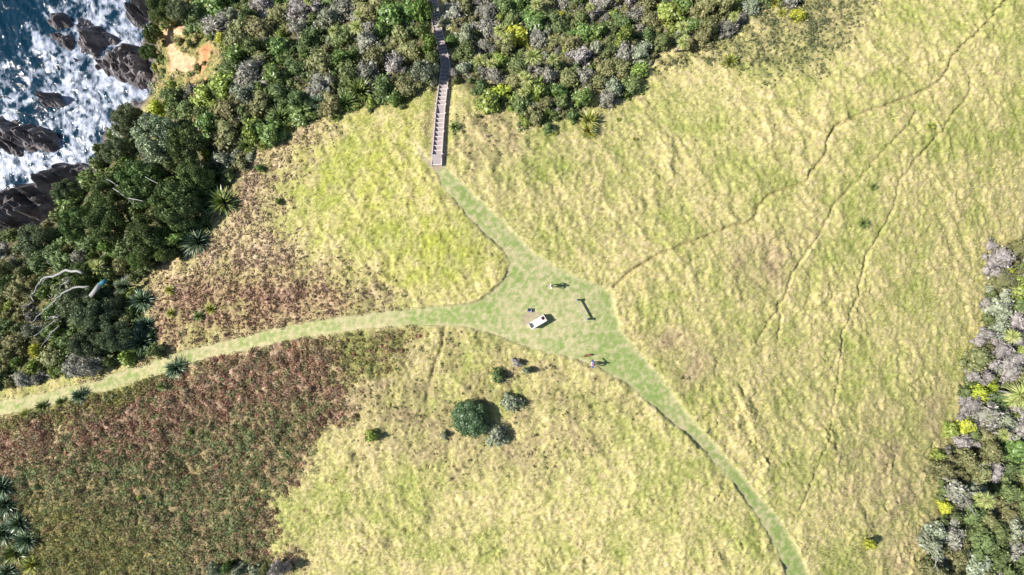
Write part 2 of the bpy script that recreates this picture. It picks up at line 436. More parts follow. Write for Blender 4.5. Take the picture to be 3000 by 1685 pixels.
# ------------------------------------------------------------------ object helpers
def newmesh(name, verts, faces, mats=(), col=None, smooth=False, attrs=None):
    """verts n x 3, faces: one array or a list of arrays of equal-sized polygons"""
    me = bpy.data.meshes.new(name)
    verts = np.asarray(verts, np.float32)
    fl = faces if isinstance(faces, list) and isinstance(faces[0], np.ndarray) else [faces]
    fl = [np.asarray(f, np.int32) for f in fl if len(f)]
    me.vertices.add(len(verts)); me.vertices.foreach_set('co', verts.ravel())
    loops = np.concatenate([f.ravel() for f in fl])
    starts = []; s0 = 0
    for f in fl:
        starts.append(s0 + np.arange(len(f)) * f.shape[1]); s0 += f.size
    me.loops.add(len(loops)); me.loops.foreach_set('vertex_index', loops)
    st = np.concatenate(starts).astype(np.int32)
    me.polygons.add(len(st)); me.polygons.foreach_set('loop_start', st)
    me.polygons.foreach_set('use_smooth', np.full(len(st), smooth))
    if col is not None:
        a = me.color_attributes.new('col', 'FLOAT_COLOR', 'POINT')
        c = np.ones((len(verts), 4), np.float32); c[:, :3] = col
        a.data.foreach_set('color', c.ravel())
    for k, arr in (attrs or {}).items():
        a = me.attributes.new(k, 'FLOAT', 'POINT'); a.data.foreach_set('value', np.asarray(arr, np.float32).ravel())
    me.update(calc_edges=True)
    me.validate()
    for m in (mats if isinstance(mats, (list, tuple)) else [mats]):
        me.materials.append(m)
    return me


def link(name, me, parent=None, loc=None, rot=None, scl=None):
    ob = bpy.data.objects.new(name, me)
    COL.objects.link(ob)
    if parent is not None:
        ob.parent = parent
    if loc is not None: ob.location = loc
    if rot is not None: ob.rotation_euler = rot
    if scl is not None: ob.scale = scl
    return ob


def tag(o, label=None, cat=None, group=None, kind=None):
    if label: o['label'] = label
    if cat: o['category'] = cat
    if group: o['group'] = group
    if kind: o['kind'] = kind
    return o


def empty(name, loc, rz=0.0, s=1.0):
    o = bpy.data.objects.new(name, None)
    o.empty_display_size = .2
    o.location = loc; o.rotation_euler = (0, 0, rz); o.scale = (s, s, s)
    COL.objects.link(o)
    return o


def material(name, rough=.8, spec=.3, col=(.5, .5, .5), attr=False, var=0.0, vscale=4.0, bump=0.0, bscale=20.0, rand=0.0, var2=None, transl=0.0, hue=0.0):
    m = bpy.data.materials.new(name); m.use_nodes = True
    nt = m.node_tree; N = nt.nodes; L = nt.links
    b = N['Principled BSDF']
    b.inputs['Roughness'].default_value = rough
    b.inputs['Specular IOR Level'].default_value = spec
    src = None
    if attr:
        a = N.new('ShaderNodeAttribute'); a.attribute_name = 'col'; src = a.outputs['Color']
    else:
        r = N.new('ShaderNodeRGB'); r.outputs[0].default_value = (*col, 1); src = r.outputs[0]
    tc = N.new('ShaderNodeTexCoord')
    if var:
        nz = N.new('ShaderNodeTexNoise'); nz.inputs['Scale'].default_value = vscale; nz.inputs['Detail'].default_value = 5
        nz.inputs['Roughness'].default_value = .65
        L.new(tc.outputs['Object'], nz.inputs['Vector'])
        mr = N.new('ShaderNodeMapRange'); mr.inputs['From Min'].default_value = .3; mr.inputs['From Max'].default_value = .7
        mr.inputs['To Min'].default_value = 1 - var; mr.inputs['To Max'].default_value = 1 + var
        L.new(nz.outputs['Fac'], mr.inputs['Value'])
        vm = N.new('ShaderNodeVectorMath'); vm.operation = 'SCALE'
        L.new(src, vm.inputs[0]); L.new(mr.outputs[0], vm.inputs['Scale']); src = vm.outputs[0]
    if rand or hue:
        oi = N.new('ShaderNodeObjectInfo'); hs = N.new('ShaderNodeHueSaturation')
        m1 = N.new('ShaderNodeMapRange'); m1.inputs['To Min'].default_value = 1 - rand; m1.inputs['To Max'].default_value = 1 + rand
        L.new(oi.outputs['Random'], m1.inputs['Value']); L.new(m1.outputs[0], hs.inputs['Value'])
        m3 = N.new('ShaderNodeMath'); m3.operation = 'MULTIPLY'; m3.inputs[1].default_value = 7.31
        m4 = N.new('ShaderNodeMath'); m4.operation = 'FRACT'
        m2 = N.new('ShaderNodeMapRange'); m2.inputs['To Min'].default_value = .5 - hue; m2.inputs['To Max'].default_value = .5 + hue
        L.new(oi.outputs['Random'], m3.inputs[0]); L.new(m3.outputs[0], m4.inputs[0]); L.new(m4.outputs[0], m2.inputs['Value'])
        L.new(m2.outputs[0], hs.inputs['Hue']); L.new(src, hs.inputs['Color']); src = hs.outputs[0]
    L.new(src, b.inputs['Base Color'])
    if bump:
        n2_ = N.new('ShaderNodeTexNoise'); n2_.inputs['Scale'].default_value = bscale; n2_.inputs['Detail'].default_value = 4
        L.new(tc.outputs['Object'], n2_.inputs['Vector'])
        bp = N.new('ShaderNodeBump'); bp.inputs['Strength'].default_value = bump; bp.inputs['Distance'].default_value = .05
        L.new(n2_.outputs['Fac'], bp.inputs['Height']); L.new(bp.outputs[0], b.inputs['Normal'])
    if transl:
        t = N.new('ShaderNodeBsdfTranslucent'); L.new(src, t.inputs['Color'])
        mx = N.new('ShaderNodeMixShader'); mx.inputs[0].default_value = transl
        L.new(b.outputs[0], mx.inputs[1]); L.new(t.outputs[0], mx.inputs[2])
        L.new(mx.outputs[0], N['Material Output'].inputs['Surface'])
    return m


M_GROUND = material('ground_soil_and_turf', .95, .1, attr=True, var=.25, vscale=11.0, bump=.9, bscale=16)
M_MOWN = material('mown_turf', .95, .1, attr=True, var=.16, vscale=7.0, bump=.35, bscale=16)
M_GRASS = material('dry_long_grass', .8, .2, attr=True, transl=.18)
M_LEAF = material('leaf', .6, .35, attr=True, rand=.2, hue=.018, transl=.2)
M_LEAFG = material('glossy_leaf', .4, .5, attr=True, rand=.15, hue=.012, transl=.18)
M_FLAX = material('flax_leaf', .38, .45, attr=True, rand=.12, hue=.01)
M_BARK = material('bark', .9, .2, (.17, .14, .12), var=.3, vscale=6, bump=.4)
M_BONE = material('bleached_wood', .8, .2, (.33, .32, .31), var=.35, vscale=8, bump=.4, bscale=30)
M_ROCK = material('basalt', .75, .35, attr=True, var=.35, vscale=2.2, bump=.9, bscale=5)
M_BOARD = material('weathered_board', .8, .2, (.68, .60, .57), var=.2, vscale=7, bump=.2)
M_GRAVEL = material('compacted_gravel', .95, .1, (.37, .32, .31), var=.22, vscale=22, bump=.6, bscale=60)
M_BENCH = material('bleached_timber', .75, .2, (.74, .70, .66), var=.10, vscale=9, bump=.2, bscale=40)
M_POST = material('grey_timber', .85, .2, (.36, .37, .33), var=.2, vscale=12, bump=.3, bscale=40)
M_NAVY = material('navy_fabric', .55, .3, (.022, .028, .06), var=.2, vscale=30)
M_SILV = material('pale_grey_fabric', .6, .3, (.55, .58, .66), var=.1, vscale=30)
M_GREENS = material('green_strap', .6, .3, (.10, .42, .22), var=.1, vscale=20)
M_MAROON = material('maroon_cloth', .9, .1, (.05, .018, .026), var=.3, vscale=20)
M_TURQ = material('turquoise_paint', .5, .4, (.03, .16, .22), var=.15, vscale=6)

# ------------------------------------------------------------------ ground and path
nx, ny = X.shape
idx = np.arange(nx * ny).reshape(nx, ny)
quads = np.stack([idx[:-1, :-1], idx[1:, :-1], idx[1:, 1:], idx[:-1, 1:]], -1).reshape(-1, 4)
verts = np.stack([X, Y, Z], -1).reshape(-1, 3)
colr = BASE.reshape(-1, 3)
pm = (sd_path > 0) & (sd_path < 1e8)
pq = pm[:-1, :-1].ravel()


def submesh(name, sel, mat):
    f = quads[sel]
    used, inv = np.unique(f, return_inverse=True)
    return newmesh(name, verts[used], inv.reshape(f.shape), mat, colr[used], True)


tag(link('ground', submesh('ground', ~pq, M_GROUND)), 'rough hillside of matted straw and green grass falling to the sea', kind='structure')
tag(link('path', submesh('path', pq, M_MOWN)), 'mown grass walking path that forks on the crest', kind='structure')

# ------------------------------------------------------------------ sea
def make_sea():
    sx_ = np.concatenate([np.linspace(-700, -92, 14)[:-1], np.arange(-92, -35, .2), np.linspace(-34.8, 700, 16)])
    sy_ = np.concatenate([np.linspace(-500, -6, 12)[:-1], np.arange(-6, 46, .2), np.linspace(46.2, 700, 12)])
    x, y = np.meshgrid(sx_, sy_, indexing='ij')
    a = math.radians(28)
    xr = x * math.cos(a) + y * math.sin(a); yr = -x * math.sin(a) + y * math.cos(a)
    z = .28 * fbm(xr / 3.4, yr / 7, 1, 3) + .09 * ridged(xr / 1.5 + .4 * fbm(x / 4, y / 4, 7, 2), yr / 2.6, 12, 3) + .05 * fbm(x / .7, y / .7, 22, 2)
    u, v = to_px(x, y, SEA_Z)
    far = sstep(-92, -86, x)
    sd = poly_sd(u, v, SHORE)                       # positive at sea
    nearshore = sstep(330, 60, sd)
    body = fbm(x / 5.5, y / 5.5, 44, 5)
    cx = sum(np.exp(-(((u - a_) / s_) ** 2 + ((v - b_) / s2) ** 2)) * w_ for a_, b_, s_, s2, w_ in
             [(115, 120, 26, 40, .9), (305, 15, 30, 22, .9), (195, 60, 60, 30, .5), (60, 470, 150, 45, .75), (60, 295, 30, 22, .7), (160, 210, 80, 60, .3),
              (380, 105, 70, 30, .35), (300, 285, 90, 50, .3), (250, 430, 60, 60, .3), (10, 540, 90, 60, .8)])
    deep = sum(np.exp(-(((u - a_) / s_) ** 2 + ((v - b_) / s2) ** 2)) * w_ for a_, b_, s_, s2, w_ in
               [(20, 40, 90, 50, .9), (110, 320, 60, 22, .5), (10, 150, 40, 40, .3), (250, 130, 10, 10, 0)])
    foam = np.minimum(.85 * cx + .40 * nearshore + .6 * body - deep + .10, .50) + .7 * (ridged(xr / 2.2 + .6 * body, yr / 3.2, 26, 3) - .62) + .55 * (ridged(xr / .9, yr / 1.4 + .5 * body, 29, 2) - .6)
    foam *= (sd > -200) * (np.abs(x) < 120)
    z = z * sstep(-110, -90, x) if False else z
    i = np.arange(x.size).reshape(x.shape)
    f = np.stack([i[:-1, :-1], i[1:, :-1], i[1:, 1:], i[:-1, 1:]], -1).reshape(-1, 4)
    m = bpy.data.materials.new('sea_water'); m.use_nodes = True
    N = m.node_tree.nodes; L = m.node_tree.links; b = N['Principled BSDF']
    b.inputs['IOR'].default_value = 1.33; b.inputs['Roughness'].default_value = .13
    at = N.new('ShaderNodeAttribute'); at.attribute_name = 'foam'
    tc = N.new('ShaderNodeTexCoord')
    mp = N.new('ShaderNodeMapping'); mp.inputs['Rotation'].default_value = (0, 0, a); mp.inputs['Scale'].default_value = (1, .55, 1)
    L.new(tc.outputs['Object'], mp.inputs['Vector'])
    nz = N.new('ShaderNodeTexNoise'); nz.inputs['Scale'].default_value = 1.0; nz.inputs['Detail'].default_value = 8; nz.inputs['Roughness'].default_value = .72
    nz.inputs['Distortion'].default_value = 1.2
    L.new(mp.outputs[0], nz.inputs['Vector'])
    ad = N.new('ShaderNodeMath'); ad.operation = 'MULTIPLY_ADD'; ad.inputs[1].default_value = .55
    L.new(at.outputs['Fac'], ad.inputs[0]); L.new(nz.outputs['Fac'], ad.inputs[2])
    rp = N.new('ShaderNodeMapRange'); rp.inputs['From Min'].default_value = .52; rp.inputs['From Max'].default_value = 1.02
    L.new(ad.outputs[0], rp.inputs['Value'])
    rp2 = N.new('ShaderNodeMapRange'); rp2.inputs['From Min'].default_value = .35; rp2.inputs['From Max'].default_value = .8; rp2.inputs['To Max'].default_value = .5
    L.new(ad.outputs[0], rp2.inputs['Value'])
    mxa = N.new('ShaderNodeMix'); mxa.data_type = 'RGBA'
    mxa.inputs[6].default_value = (.001, .020, .040, 1); mxa.inputs[7].default_value = (.045, .085, .12, 1)
    L.new(rp2.outputs[0], mxa.inputs[0])
    mx = N.new('ShaderNodeMix'); mx.data_type = 'RGBA'; mx.inputs[7].default_value = (.55, .59, .72, 1)
    L.new(rp.outputs[0], mx.inputs[0]); L.new(mxa.outputs[2], mx.inputs[6]); L.new(mx.outputs[2], b.inputs['Base Color'])
    rr = N.new('ShaderNodeMapRange'); rr.inputs['To Min'].default_value = .07; rr.inputs['To Max'].default_value = .6
    L.new(rp.outputs[0], rr.inputs['Value']); L.new(rr.outputs[0], b.inputs['Roughness'])
    n2_ = N.new('ShaderNodeTexNoise'); n2_.inputs['Scale'].default_value = 3.4; n2_.inputs['Detail'].default_value = 4; n2_.inputs['Distortion'].default_value = .5
    L.new(mp.outputs[0], n2_.inputs['Vector'])
    bp = N.new('ShaderNodeBump'); bp.inputs['Strength'].default_value = 1.0; bp.inputs['Distance'].default_value = .085
    L.new(n2_.outputs['Fac'], bp.inputs['Height']); L.new(bp.outputs[0], b.inputs['Normal'])
    me = newmesh('sea', np.stack([x, y, z + SEA_Z], -1).reshape(-1, 3), f, m, None, True, {'foam': foam})
    tag(link('sea', me), 'deep blue sea with white foam and sun glitter around the rocks', kind='structure')


make_sea()


# ------------------------------------------------------------------ rocks standing in the sea
def rock(poly, top, seed, label, slope=1.0, dark=1.0, flat=.35, zb=SEA_Z):
    wx = [xyz_of(u, v, zb + top * .5) for u, v in poly]
    wx = np.array(wx)
    c = wx.mean(0); lo = wx.min(0) - 1.2; hi = wx.max(0) + 1.2
    st = max(.14, min(.3, (hi - lo).max() / 60))
    x, y = np.meshgrid(np.arange(lo[0], hi[0], st), np.arange(lo[1], hi[1], st), indexing='ij')
    xw = x + .55 * fbm(x / 1.3, y / 1.3, seed, 4); yw = y + .55 * fbm(x / 1.3, y / 1.3, seed + 5, 4)
    sd = poly_sd(xw, yw, [tuple(p) for p in wx])
    env = np.clip(sd / slope, -1, 1)
    env = np.sign(env) * np.abs(env) ** .8
    mass = sd / max(sd.max(), .1)
    fold = ridged(x / 2.6 + .3 * y, y / 4.5 - .1 * x, seed + 9, 5)
    blocks = np.floor(fbm(x / 1.9, y / 1.9, seed + 3, 2) * 4) / 4
    h = env * top * (flat + (1 - flat) * np.clip(mass, 0, 1)) + (env > 0) * env * ((fold - .45) * top * .75 + blocks * top * .35 + .12 * perlin(x / .35, y / .35, seed + 2))
    h = np.where(sd < 0, np.minimum(h, sd * 1.2), h)
    i = np.arange(x.size).reshape(x.shape)
    f = np.stack([i[:-1, :-1], i[1:, :-1], i[1:, 1:], i[:-1, 1:]], -1)
    keep = (np.maximum.reduce([sd[:-1, :-1], sd[1:, :-1], sd[1:, 1:], sd[:-1, 1:]]) > -1.0)
    f = f[keep]
    used, inv = np.unique(f, return_inverse=True)
    zz = (zb - .25 + h)
    n = fbm(x / 1.1, y / 1.1, seed + 7, 4)
    cc = mixc(np.broadcast_to(C(.095, .082, .084) * dark, x.shape + (3,)), C(.27, .24, .24) * dark, sstep(-.3, .6, n + .4 * (fold - .5)))
    vv = np.stack([x - c[0], y - c[1], zz - zb], -1).reshape(-1, 3)[used]
    me = newmesh('sea_rock', vv, inv.reshape(f.shape), M_ROCK, cc.reshape(-1, 3)[used], False)
    tag(link('sea_rock', me, loc=(c[0], c[1], zb)), label, 'rock', 'dark rocks along the shore')


def zr(pts, ox=0, oy=0, s=2.893):
    return [(ox + a / s, oy + b / s) for a, b in pts]


rock(zr([(590, 80), (720, 150), (820, 200), (980, 290), (940, 350), (860, 400), (800, 460), (790, 500), (700, 490), (620, 440), (600, 330), (595, 200)]), 2.6, 1,
     'long dark wedge of rock with folded top, ringed by foam in the surf', 1.6)
rock(zr([(1005, 340), (1100, 350), (1200, 420), (1225, 520), (1290, 600), (1350, 720), (1240, 750), (1190, 740), (1060, 700), (960, 680), (850, 620), (790, 560), (710, 515), (800, 480), (850, 420), (940, 360)]), 3.0, 12,
     'broad grey rock platform joined to the cliff foot below the clay slip', 1.4, 1.15, .6)
rock(zr([(1005, 0), (1260, -60), (1300, 60), (1230, 170), (1160, 220), (1100, 200), (1040, 150), (995, 90)]), 3.2, 23, 'steep dark rock under the trees at the very top of the shore', 1.3, .95)
rock(zr([(360, 70), (530, 75), (600, 180), (590, 240), (450, 250), (370, 200)]), 1.5, 34, 'low rock shelf awash with foam beside the breaking white water', .9, .8)
rock(zr([(380, 260), (560, 250), (610, 330), (590, 440), (480, 400), (420, 345)]), 1.3, 35, 'small awash rock just below the foaming shelf', .8, .75)
rock(zr([(250, 840), (330, 765), (395, 735), (440, 760), (530, 850), (525, 890), (430, 910), (310, 905)]), 2.6, 45, 'lone pointed rock standing in open dark water', 1.1, 1.2, .3)
rock(zr([(545, 905), (600, 905), (632, 932), (600, 952), (555, 935)]), .8, 56, 'little flat rock off the lower tip of the pointed rock', .5, .8)
rock(zr([(-150, 930), (0, 965), (120, 1010), (290, 1030), (440, 1120), (485, 1235), (400, 1270), (340, 1290), (240, 1255), (100, 1300), (0, 1290), (-150, 1260)]), 3.2, 67,
     'large jagged dark rock with deep cleft, cut by the picture edge', 1.5)
rock(zr([(-60, 800), (60, 790), (125, 815), (110, 840), (-60, 850)]), .7, 78, 'low black rock at the picture edge above the jagged rock', .5, .8)
rock(zr([(195, 815), (235, 830), (225, 850), (195, 840)]), .5, 79, 'tiny rock tip in foam between two larger rocks', .4, .8)
rock(zr([(730, 1040), (790, 1060), (805, 1095), (760, 1100), (725, 1075)]), .7, 81, 'small dark rock washed over between jagged rock and cliff trees', .5, .7)
rock(zr([(430, 545), (470, 535), (505, 580), (490, 610), (450, 590)]), .7, 83, 'small rock poking from foam inland of the pointed rock', .45, .8)
rock(zr([(610, 440), (680, 500), (690, 530), (620, 520), (590, 480)]), .7, 85, 'narrow sliver of rock under the long wedge', .5, .85)
rock(zr([(-200, 470), (0, 420), (130, 385), (250, 300), (330, 250), (420, 190), (560, 178), (700, 215), (800, 240), (810, 290), (740, 330), (600, 330), (520, 420), (430, 560), (330, 720), (100, 800), (-200, 830)], 0, 400, 2.894), 4.2, 91,
     'big dark headland rock with shaded hollow under the cliff trees', 1.6, .95, .5)

# ------------------------------------------------------------------ grass, bracken, tufts (nobody could count them)
def blades(n_t, sel, name, label, nb=4, length=(.16, .34), width=.035, lift=(.05, .2), tint=.2, colf=None, lean=(.1, -.06), mat=None, blockv=.35, box=(-62, 56, -35, 40)):
    x = RNG.uniform(box[0], box[1], n_t); y = RNG.uniform(box[2], box[3], n_t)
    z = hz(x, y)
    u, v = to_px(x, y, z)
    ok = (u > -60) & (u < 3060) & (v > -60) & (v < 1745) & (sample(BLOCK, x, y) < blockv)
    if sel is not None:
        ok &= RNG.random(n_t) < sample(sel, x, y)
    x, y, z = x[ok], y[ok], z[ok]
    n = len(x)
    col = sample(BASE, x, y)
    if colf is not None:
        col = colf(col, n, x, y)
    xb = np.repeat(x, nb); yb = np.repeat(y, nb); zb = np.repeat(z, nb)
    m = n * nb
    a = RNG.uniform(0, 2 * np.pi, m); ln = RNG.uniform(*length, m) * np.repeat(RNG.uniform(.7, 1.3, n), nb)
    dx = np.cos(a) + lean[0] * 3; dy = np.sin(a) + lean[1] * 3
    w = width * RNG.uniform(.6, 1.5, m)
    lf = RNG.uniform(*lift, m)
    px_, py_ = -np.sin(a) * w, np.cos(a) * w
    v0 = np.stack([xb - px_, yb - py_, zb - .03], -1); v1 = np.stack([xb + px_, yb + py_, zb - .03], -1)
    v2 = np.stack([xb + dx * ln, yb + dy * ln, zb + lf], -1)
    vv = np.stack([v0, v1, v2], 1).reshape(-1, 3)
    cc = np.repeat(col, nb, 0) * (1 + RNG.normal(0, tint, (m, 1)))
    cc = np.clip(cc + RNG.normal(0, tint * .12, (m, 3)) * cc, .01, .9)
    me = newmesh(name, vv, np.arange(m * 3).reshape(-1, 3), mat or M_GRASS, np.repeat(cc, 3, 0), False)
    return tag(link(name, me), label, kind='stuff')


def straw(col, n, x, y):
    r = RNG.random(n)[:, None]
    c = np.where(r < .45, col * C(1.12, 1.08, 1.05), np.where(r < .8, col * C(.85, 1.0, .72), col * C(.62, .72, .55)))
    return c


blades(300000, np.clip(1 - m_brack * .8 - m_thick * .7, 0, 1), 'long_grass', 'matted long straw and green grass covering the slopes', 3, length=(.09, .2), width=.022, lift=(.02, .14), colf=straw, tint=.24)


def domes(n_t, sel, name, label, colf, r=(.16, .34), nt=10, tri=.11, box=(-62, 56, -35, 40), blockv=.3, up=.7):
    x = RNG.uniform(box[0], box[1], n_t); y = RNG.uniform(box[2], box[3], n_t)
    z = hz(x, y); u, v = to_px(x, y, z)
    ok = (u > -40) & (u < 3040) & (v > -40) & (v < 1725) & (sample(BLOCK, x, y) < blockv) & (RNG.random(n_t) < sample(sel, x, y))
    x, y, z = x[ok], y[ok], z[ok]; n = len(x)
    rr = np.repeat(RNG.uniform(*r, n), nt); m = n * nt
    th = RNG.uniform(0, 2 * np.pi, m); ph = np.arccos(RNG.uniform(.05, 1, m))
    nrm = np.stack([np.sin(ph) * np.cos(th), np.sin(ph) * np.sin(th), np.cos(ph)], -1)
    c = np.stack([np.repeat(x, nt), np.repeat(y, nt), np.repeat(z, nt)], -1) + nrm * rr[:, None] * np.array([1, 1, up])
    nj = nrm + RNG.normal(0, .5, (m, 3)); nj /= np.linalg.norm(nj, axis=1)[:, None]
    t1 = np.cross(nj, RNG.normal(0, 1, (m, 3))); t1 /= np.linalg.norm(t1, axis=1)[:, None]
    t2 = np.cross(nj, t1)
    s = (tri * RNG.uniform(.6, 1.4, m))[:, None]
    vv = np.stack([c - t1 * s, c + t1 * s * .6 + t2 * s, c + t1 * s - t2 * s * .8], 1).reshape(-1, 3)
    cc = np.repeat(colf(n, x, y), nt, 0) * np.clip(1 + RNG.normal(0, .22, (m, 1)), .4, 1.8)
    me = newmesh(name, vv, np.arange(m * 3).reshape(-1, 3), M_LEAF, np.repeat(np.clip(cc, .005, .9), 3, 0), False)
    return tag(link(name, me), label, kind='stuff')


def pick(n, cols, p, jit=.15):
    cols = np.array(cols, np.float32)
    return cols[RNG.choice(len(cols), n, p=p)] * (1 + RNG.normal(0, jit, (n, 1)))


def brackc(n, x, y):
    g = sample(m_bgreen, x, y)
    a = pick(n, [(.185, .145, .07), (.25, .13, .085), (.14, .15, .065), (.32, .20, .145)], [.36, .3, .2, .14], .2)
    b = pick(n, [(.155, .195, .08), (.12, .17, .065), (.20, .20, .08), (.22, .17, .095)], [.4, .26, .2, .14], .2)
    patch = sstep(-.4, .5, fbm(x / 3.2, y / 3.2, 25, 4))[:, None]
    pale = sstep(.1, .5, fbm(x / 2.0, y / 2.6, 28, 3))[:, None]
    c = np.where(RNG.random(n)[:, None] < np.clip(g[:, None] * .8 + .5 * patch - .2, 0, 1), b, a) * (.8 + .45 * patch)
    c = c * 1.3
    c = c * (1 - .45 * pale) + pale * .45 * np.array([[.40, .29, .20]])
    o3 = np.maximum(sample(m_olive3, x, y), sample(m_olive, x, y))[:, None] * (RNG.random(n)[:, None] < .6)
    return c * (1 - o3) + o3 * np.array([[.25, .25, .08]])


domes(27000, np.clip(m_brack * .92 + m_olive * .4 + soft(BRACKEN, 150, 1.4) * .3 * sstep(-.1, .4, fbm(X / 1.5, Y / 1.5, 35, 3)), 0, 1), 'bracken', 'dense russet and green bracken covering the slope below the path', brackc, (.16, .46), 30, .07, box=(-62, -2, -36, 6))
domes(44000, m_heath * .85, 'heath', 'dry pinkish brown heath on the slope above the path',
      lambda n, x, y: (1 - .5 * sample(m_hred, x, y)[:, None] * np.array([[.7, 1, 1]])) * pick(n, [(.33, .22, .165), (.46, .34, .26), (.28, .24, .12), (.20, .215, .085)], [.36, .34, .18, .12], .16), (.05, .30), 10, .075, up=.45, box=(-62, -6, -12, 30))
domes(62000, np.clip(m_tufty * (.15 + sstep(.3, .75, n4 * .5 + n1 * .5)), 0, 1) * .8, 'rushes', 'dark green rushy clumps mottling the grass under the upper bush',
      lambda n, x, y: pick(n, [(.15, .16, .075), (.11, .125, .055), (.22, .20, .11)], [.5, .3, .2]), (.07, .18), 7, .075, box=(0, 42, 12, 41))
domes(26000, np.clip(m_olive * .7 + soft(DRY2, 50, 1.3) * .3 * n4 + soft(DRY4, 50, 1) * .15 + m_scrub * .4 + soft(DRY3, 30, .8) * .3, 0, 1), 'undergrowth', 'olive and brown low scrub at the path edges',
      lambda n, x, y: pick(n, [(.22, .20, .09), (.15, .17, .07), (.30, .22, .15)], [.4, .3, .3]), (.08, .2), 8, .08, box=(-60, 20, -36, 30))
domes(26000, np.clip(m_bank * (1 - m_clay) * .5 + sstep(.3, .9, m_thick) * .75, 0, 1) * (1 - m_path), 'cliff_foliage', 'low olive and straw scrub on the crumbling bank and under the bushes',
      lambda n, x, y: pick(n, [(.30, .25, .13), (.15, .20, .06), (.24, .24, .10), (.10, .15, .05), (.25, .23, .22)], [.16, .3, .2, .2, .14], .25), (.2, .55), 12, .13, box=(-62, 58, -36, 44), blockv=.9)


# ------------------------------------------------------------------ shrubs
def leaf_shell(lobes, n, size, cols, p, seed, jit=.55, radj=(.86, 1.06), core=.80, under=-.15):
    """lobes: (cx,cy,cz,rx,ry,rz); leaf quads scattered over their outer surface plus a rough inner body"""
    r_ = np.random.default_rng(seed)
    L = np.array(lobes, float)
    area = L[:, 3] * L[:, 4] + L[:, 3] * L[:, 5]
    k = r_.choice(len(L), n, p=area / area.sum())
    z = r_.uniform(under, 1, n); th = r_.uniform(0, 2 * np.pi, n); s = np.sqrt(1 - z * z)
    nr = np.stack([s * np.cos(th), s * np.sin(th), z], -1)
    rad = r_.uniform(*radj, n)[:, None]
    c = L[k, :3] + nr * L[k, 3:] * rad
    # drop leaves buried in another lobe
    keep = np.ones(n, bool)
    for j in range(len(L)):
        dd = (((c - L[j, :3]) / (L[j, 3:] * .84)) ** 2).sum(1)
        keep &= ~((dd < 1) & (k != j))
    c, nr, k = c[keep], nr[keep], k[keep]; m = len(c)
    nj = nr + r_.normal(0, jit, (m, 3)); nj /= np.linalg.norm(nj, axis=1)[:, None]
    t1 = np.cross(nj, r_.normal(0, 1, (m, 3))); t1 /= np.linalg.norm(t1, axis=1)[:, None]
    t2 = np.cross(nj, t1)
    sz = (size * r_.uniform(.6, 1.4, m))[:, None]
    vv = np.stack([c - t1 * sz, c - t2 * sz * .55, c + t1 * sz, c + t2 * sz * .55], 1).reshape(-1, 3)
    lobtint = 1 + r_.normal(0, .14, (len(L), 1))
    cols = np.array(cols, np.float32) * 1.22
    cc = cols[r_.choice(len(cols), m, p=p)] * np.clip(1 + r_.normal(0, .22, (m, 1)), .4, 1.8) * lobtint[k]
    cc = np.repeat(np.clip(cc, .006, .9), 4, 0)
    faces = [np.arange(m * 4).reshape(-1, 4)]
    # core
    ico = ICO
    cv = (L[:, None, :3] + ico[0][None] * L[:, None, 3:] * core * (1 + r_.normal(0, .05, (len(L), len(ico[0]), 1)))).reshape(-1, 3)
    cf = (ico[1][None] + (np.arange(len(L)) * len(ico[0]))[:, None, None]).reshape(-1, 3) + m * 4
    faces.append(cf)
    mean = (cols * np.array(p)[:, None]).sum(0)
    return np.concatenate([vv, cv]), faces, np.concatenate([cc, np.repeat(mean[None], len(cv), 0)])


bm_ = bmesh.new(); bmesh.ops.create_icosphere(bm_, subdivisions=2, radius=1)
ICO = (np.array([v.co[:] for v in bm_.verts]), np.array([[v.index for v in f.verts] for f in bm_.faces])); bm_.free()


def shrub_lobes(r_, n=9, flat=1.0):
    out = [(0, 0, .40 * flat, .55, .55, .5 * flat)]
    for i in range(n):
        a = i / n * 2 * np.pi + r_.uniform(-.45, .45); d_ = r_.uniform(.35, .86); rr = r_.uniform(.20, .42)
        out.append((d_ * np.cos(a), d_ * np.sin(a), (.9 - d_ * .7) * flat * r_.uniform(.7, 1.1), rr, rr, rr * .85 * flat))
    for i in range(4):
        a = r_.uniform(0, 6.28); d_ = r_.uniform(0, .3)
        out.append((d_ * np.cos(a), d_ * np.sin(a), .85 * flat, .35, .35, .32 * flat))
    return out


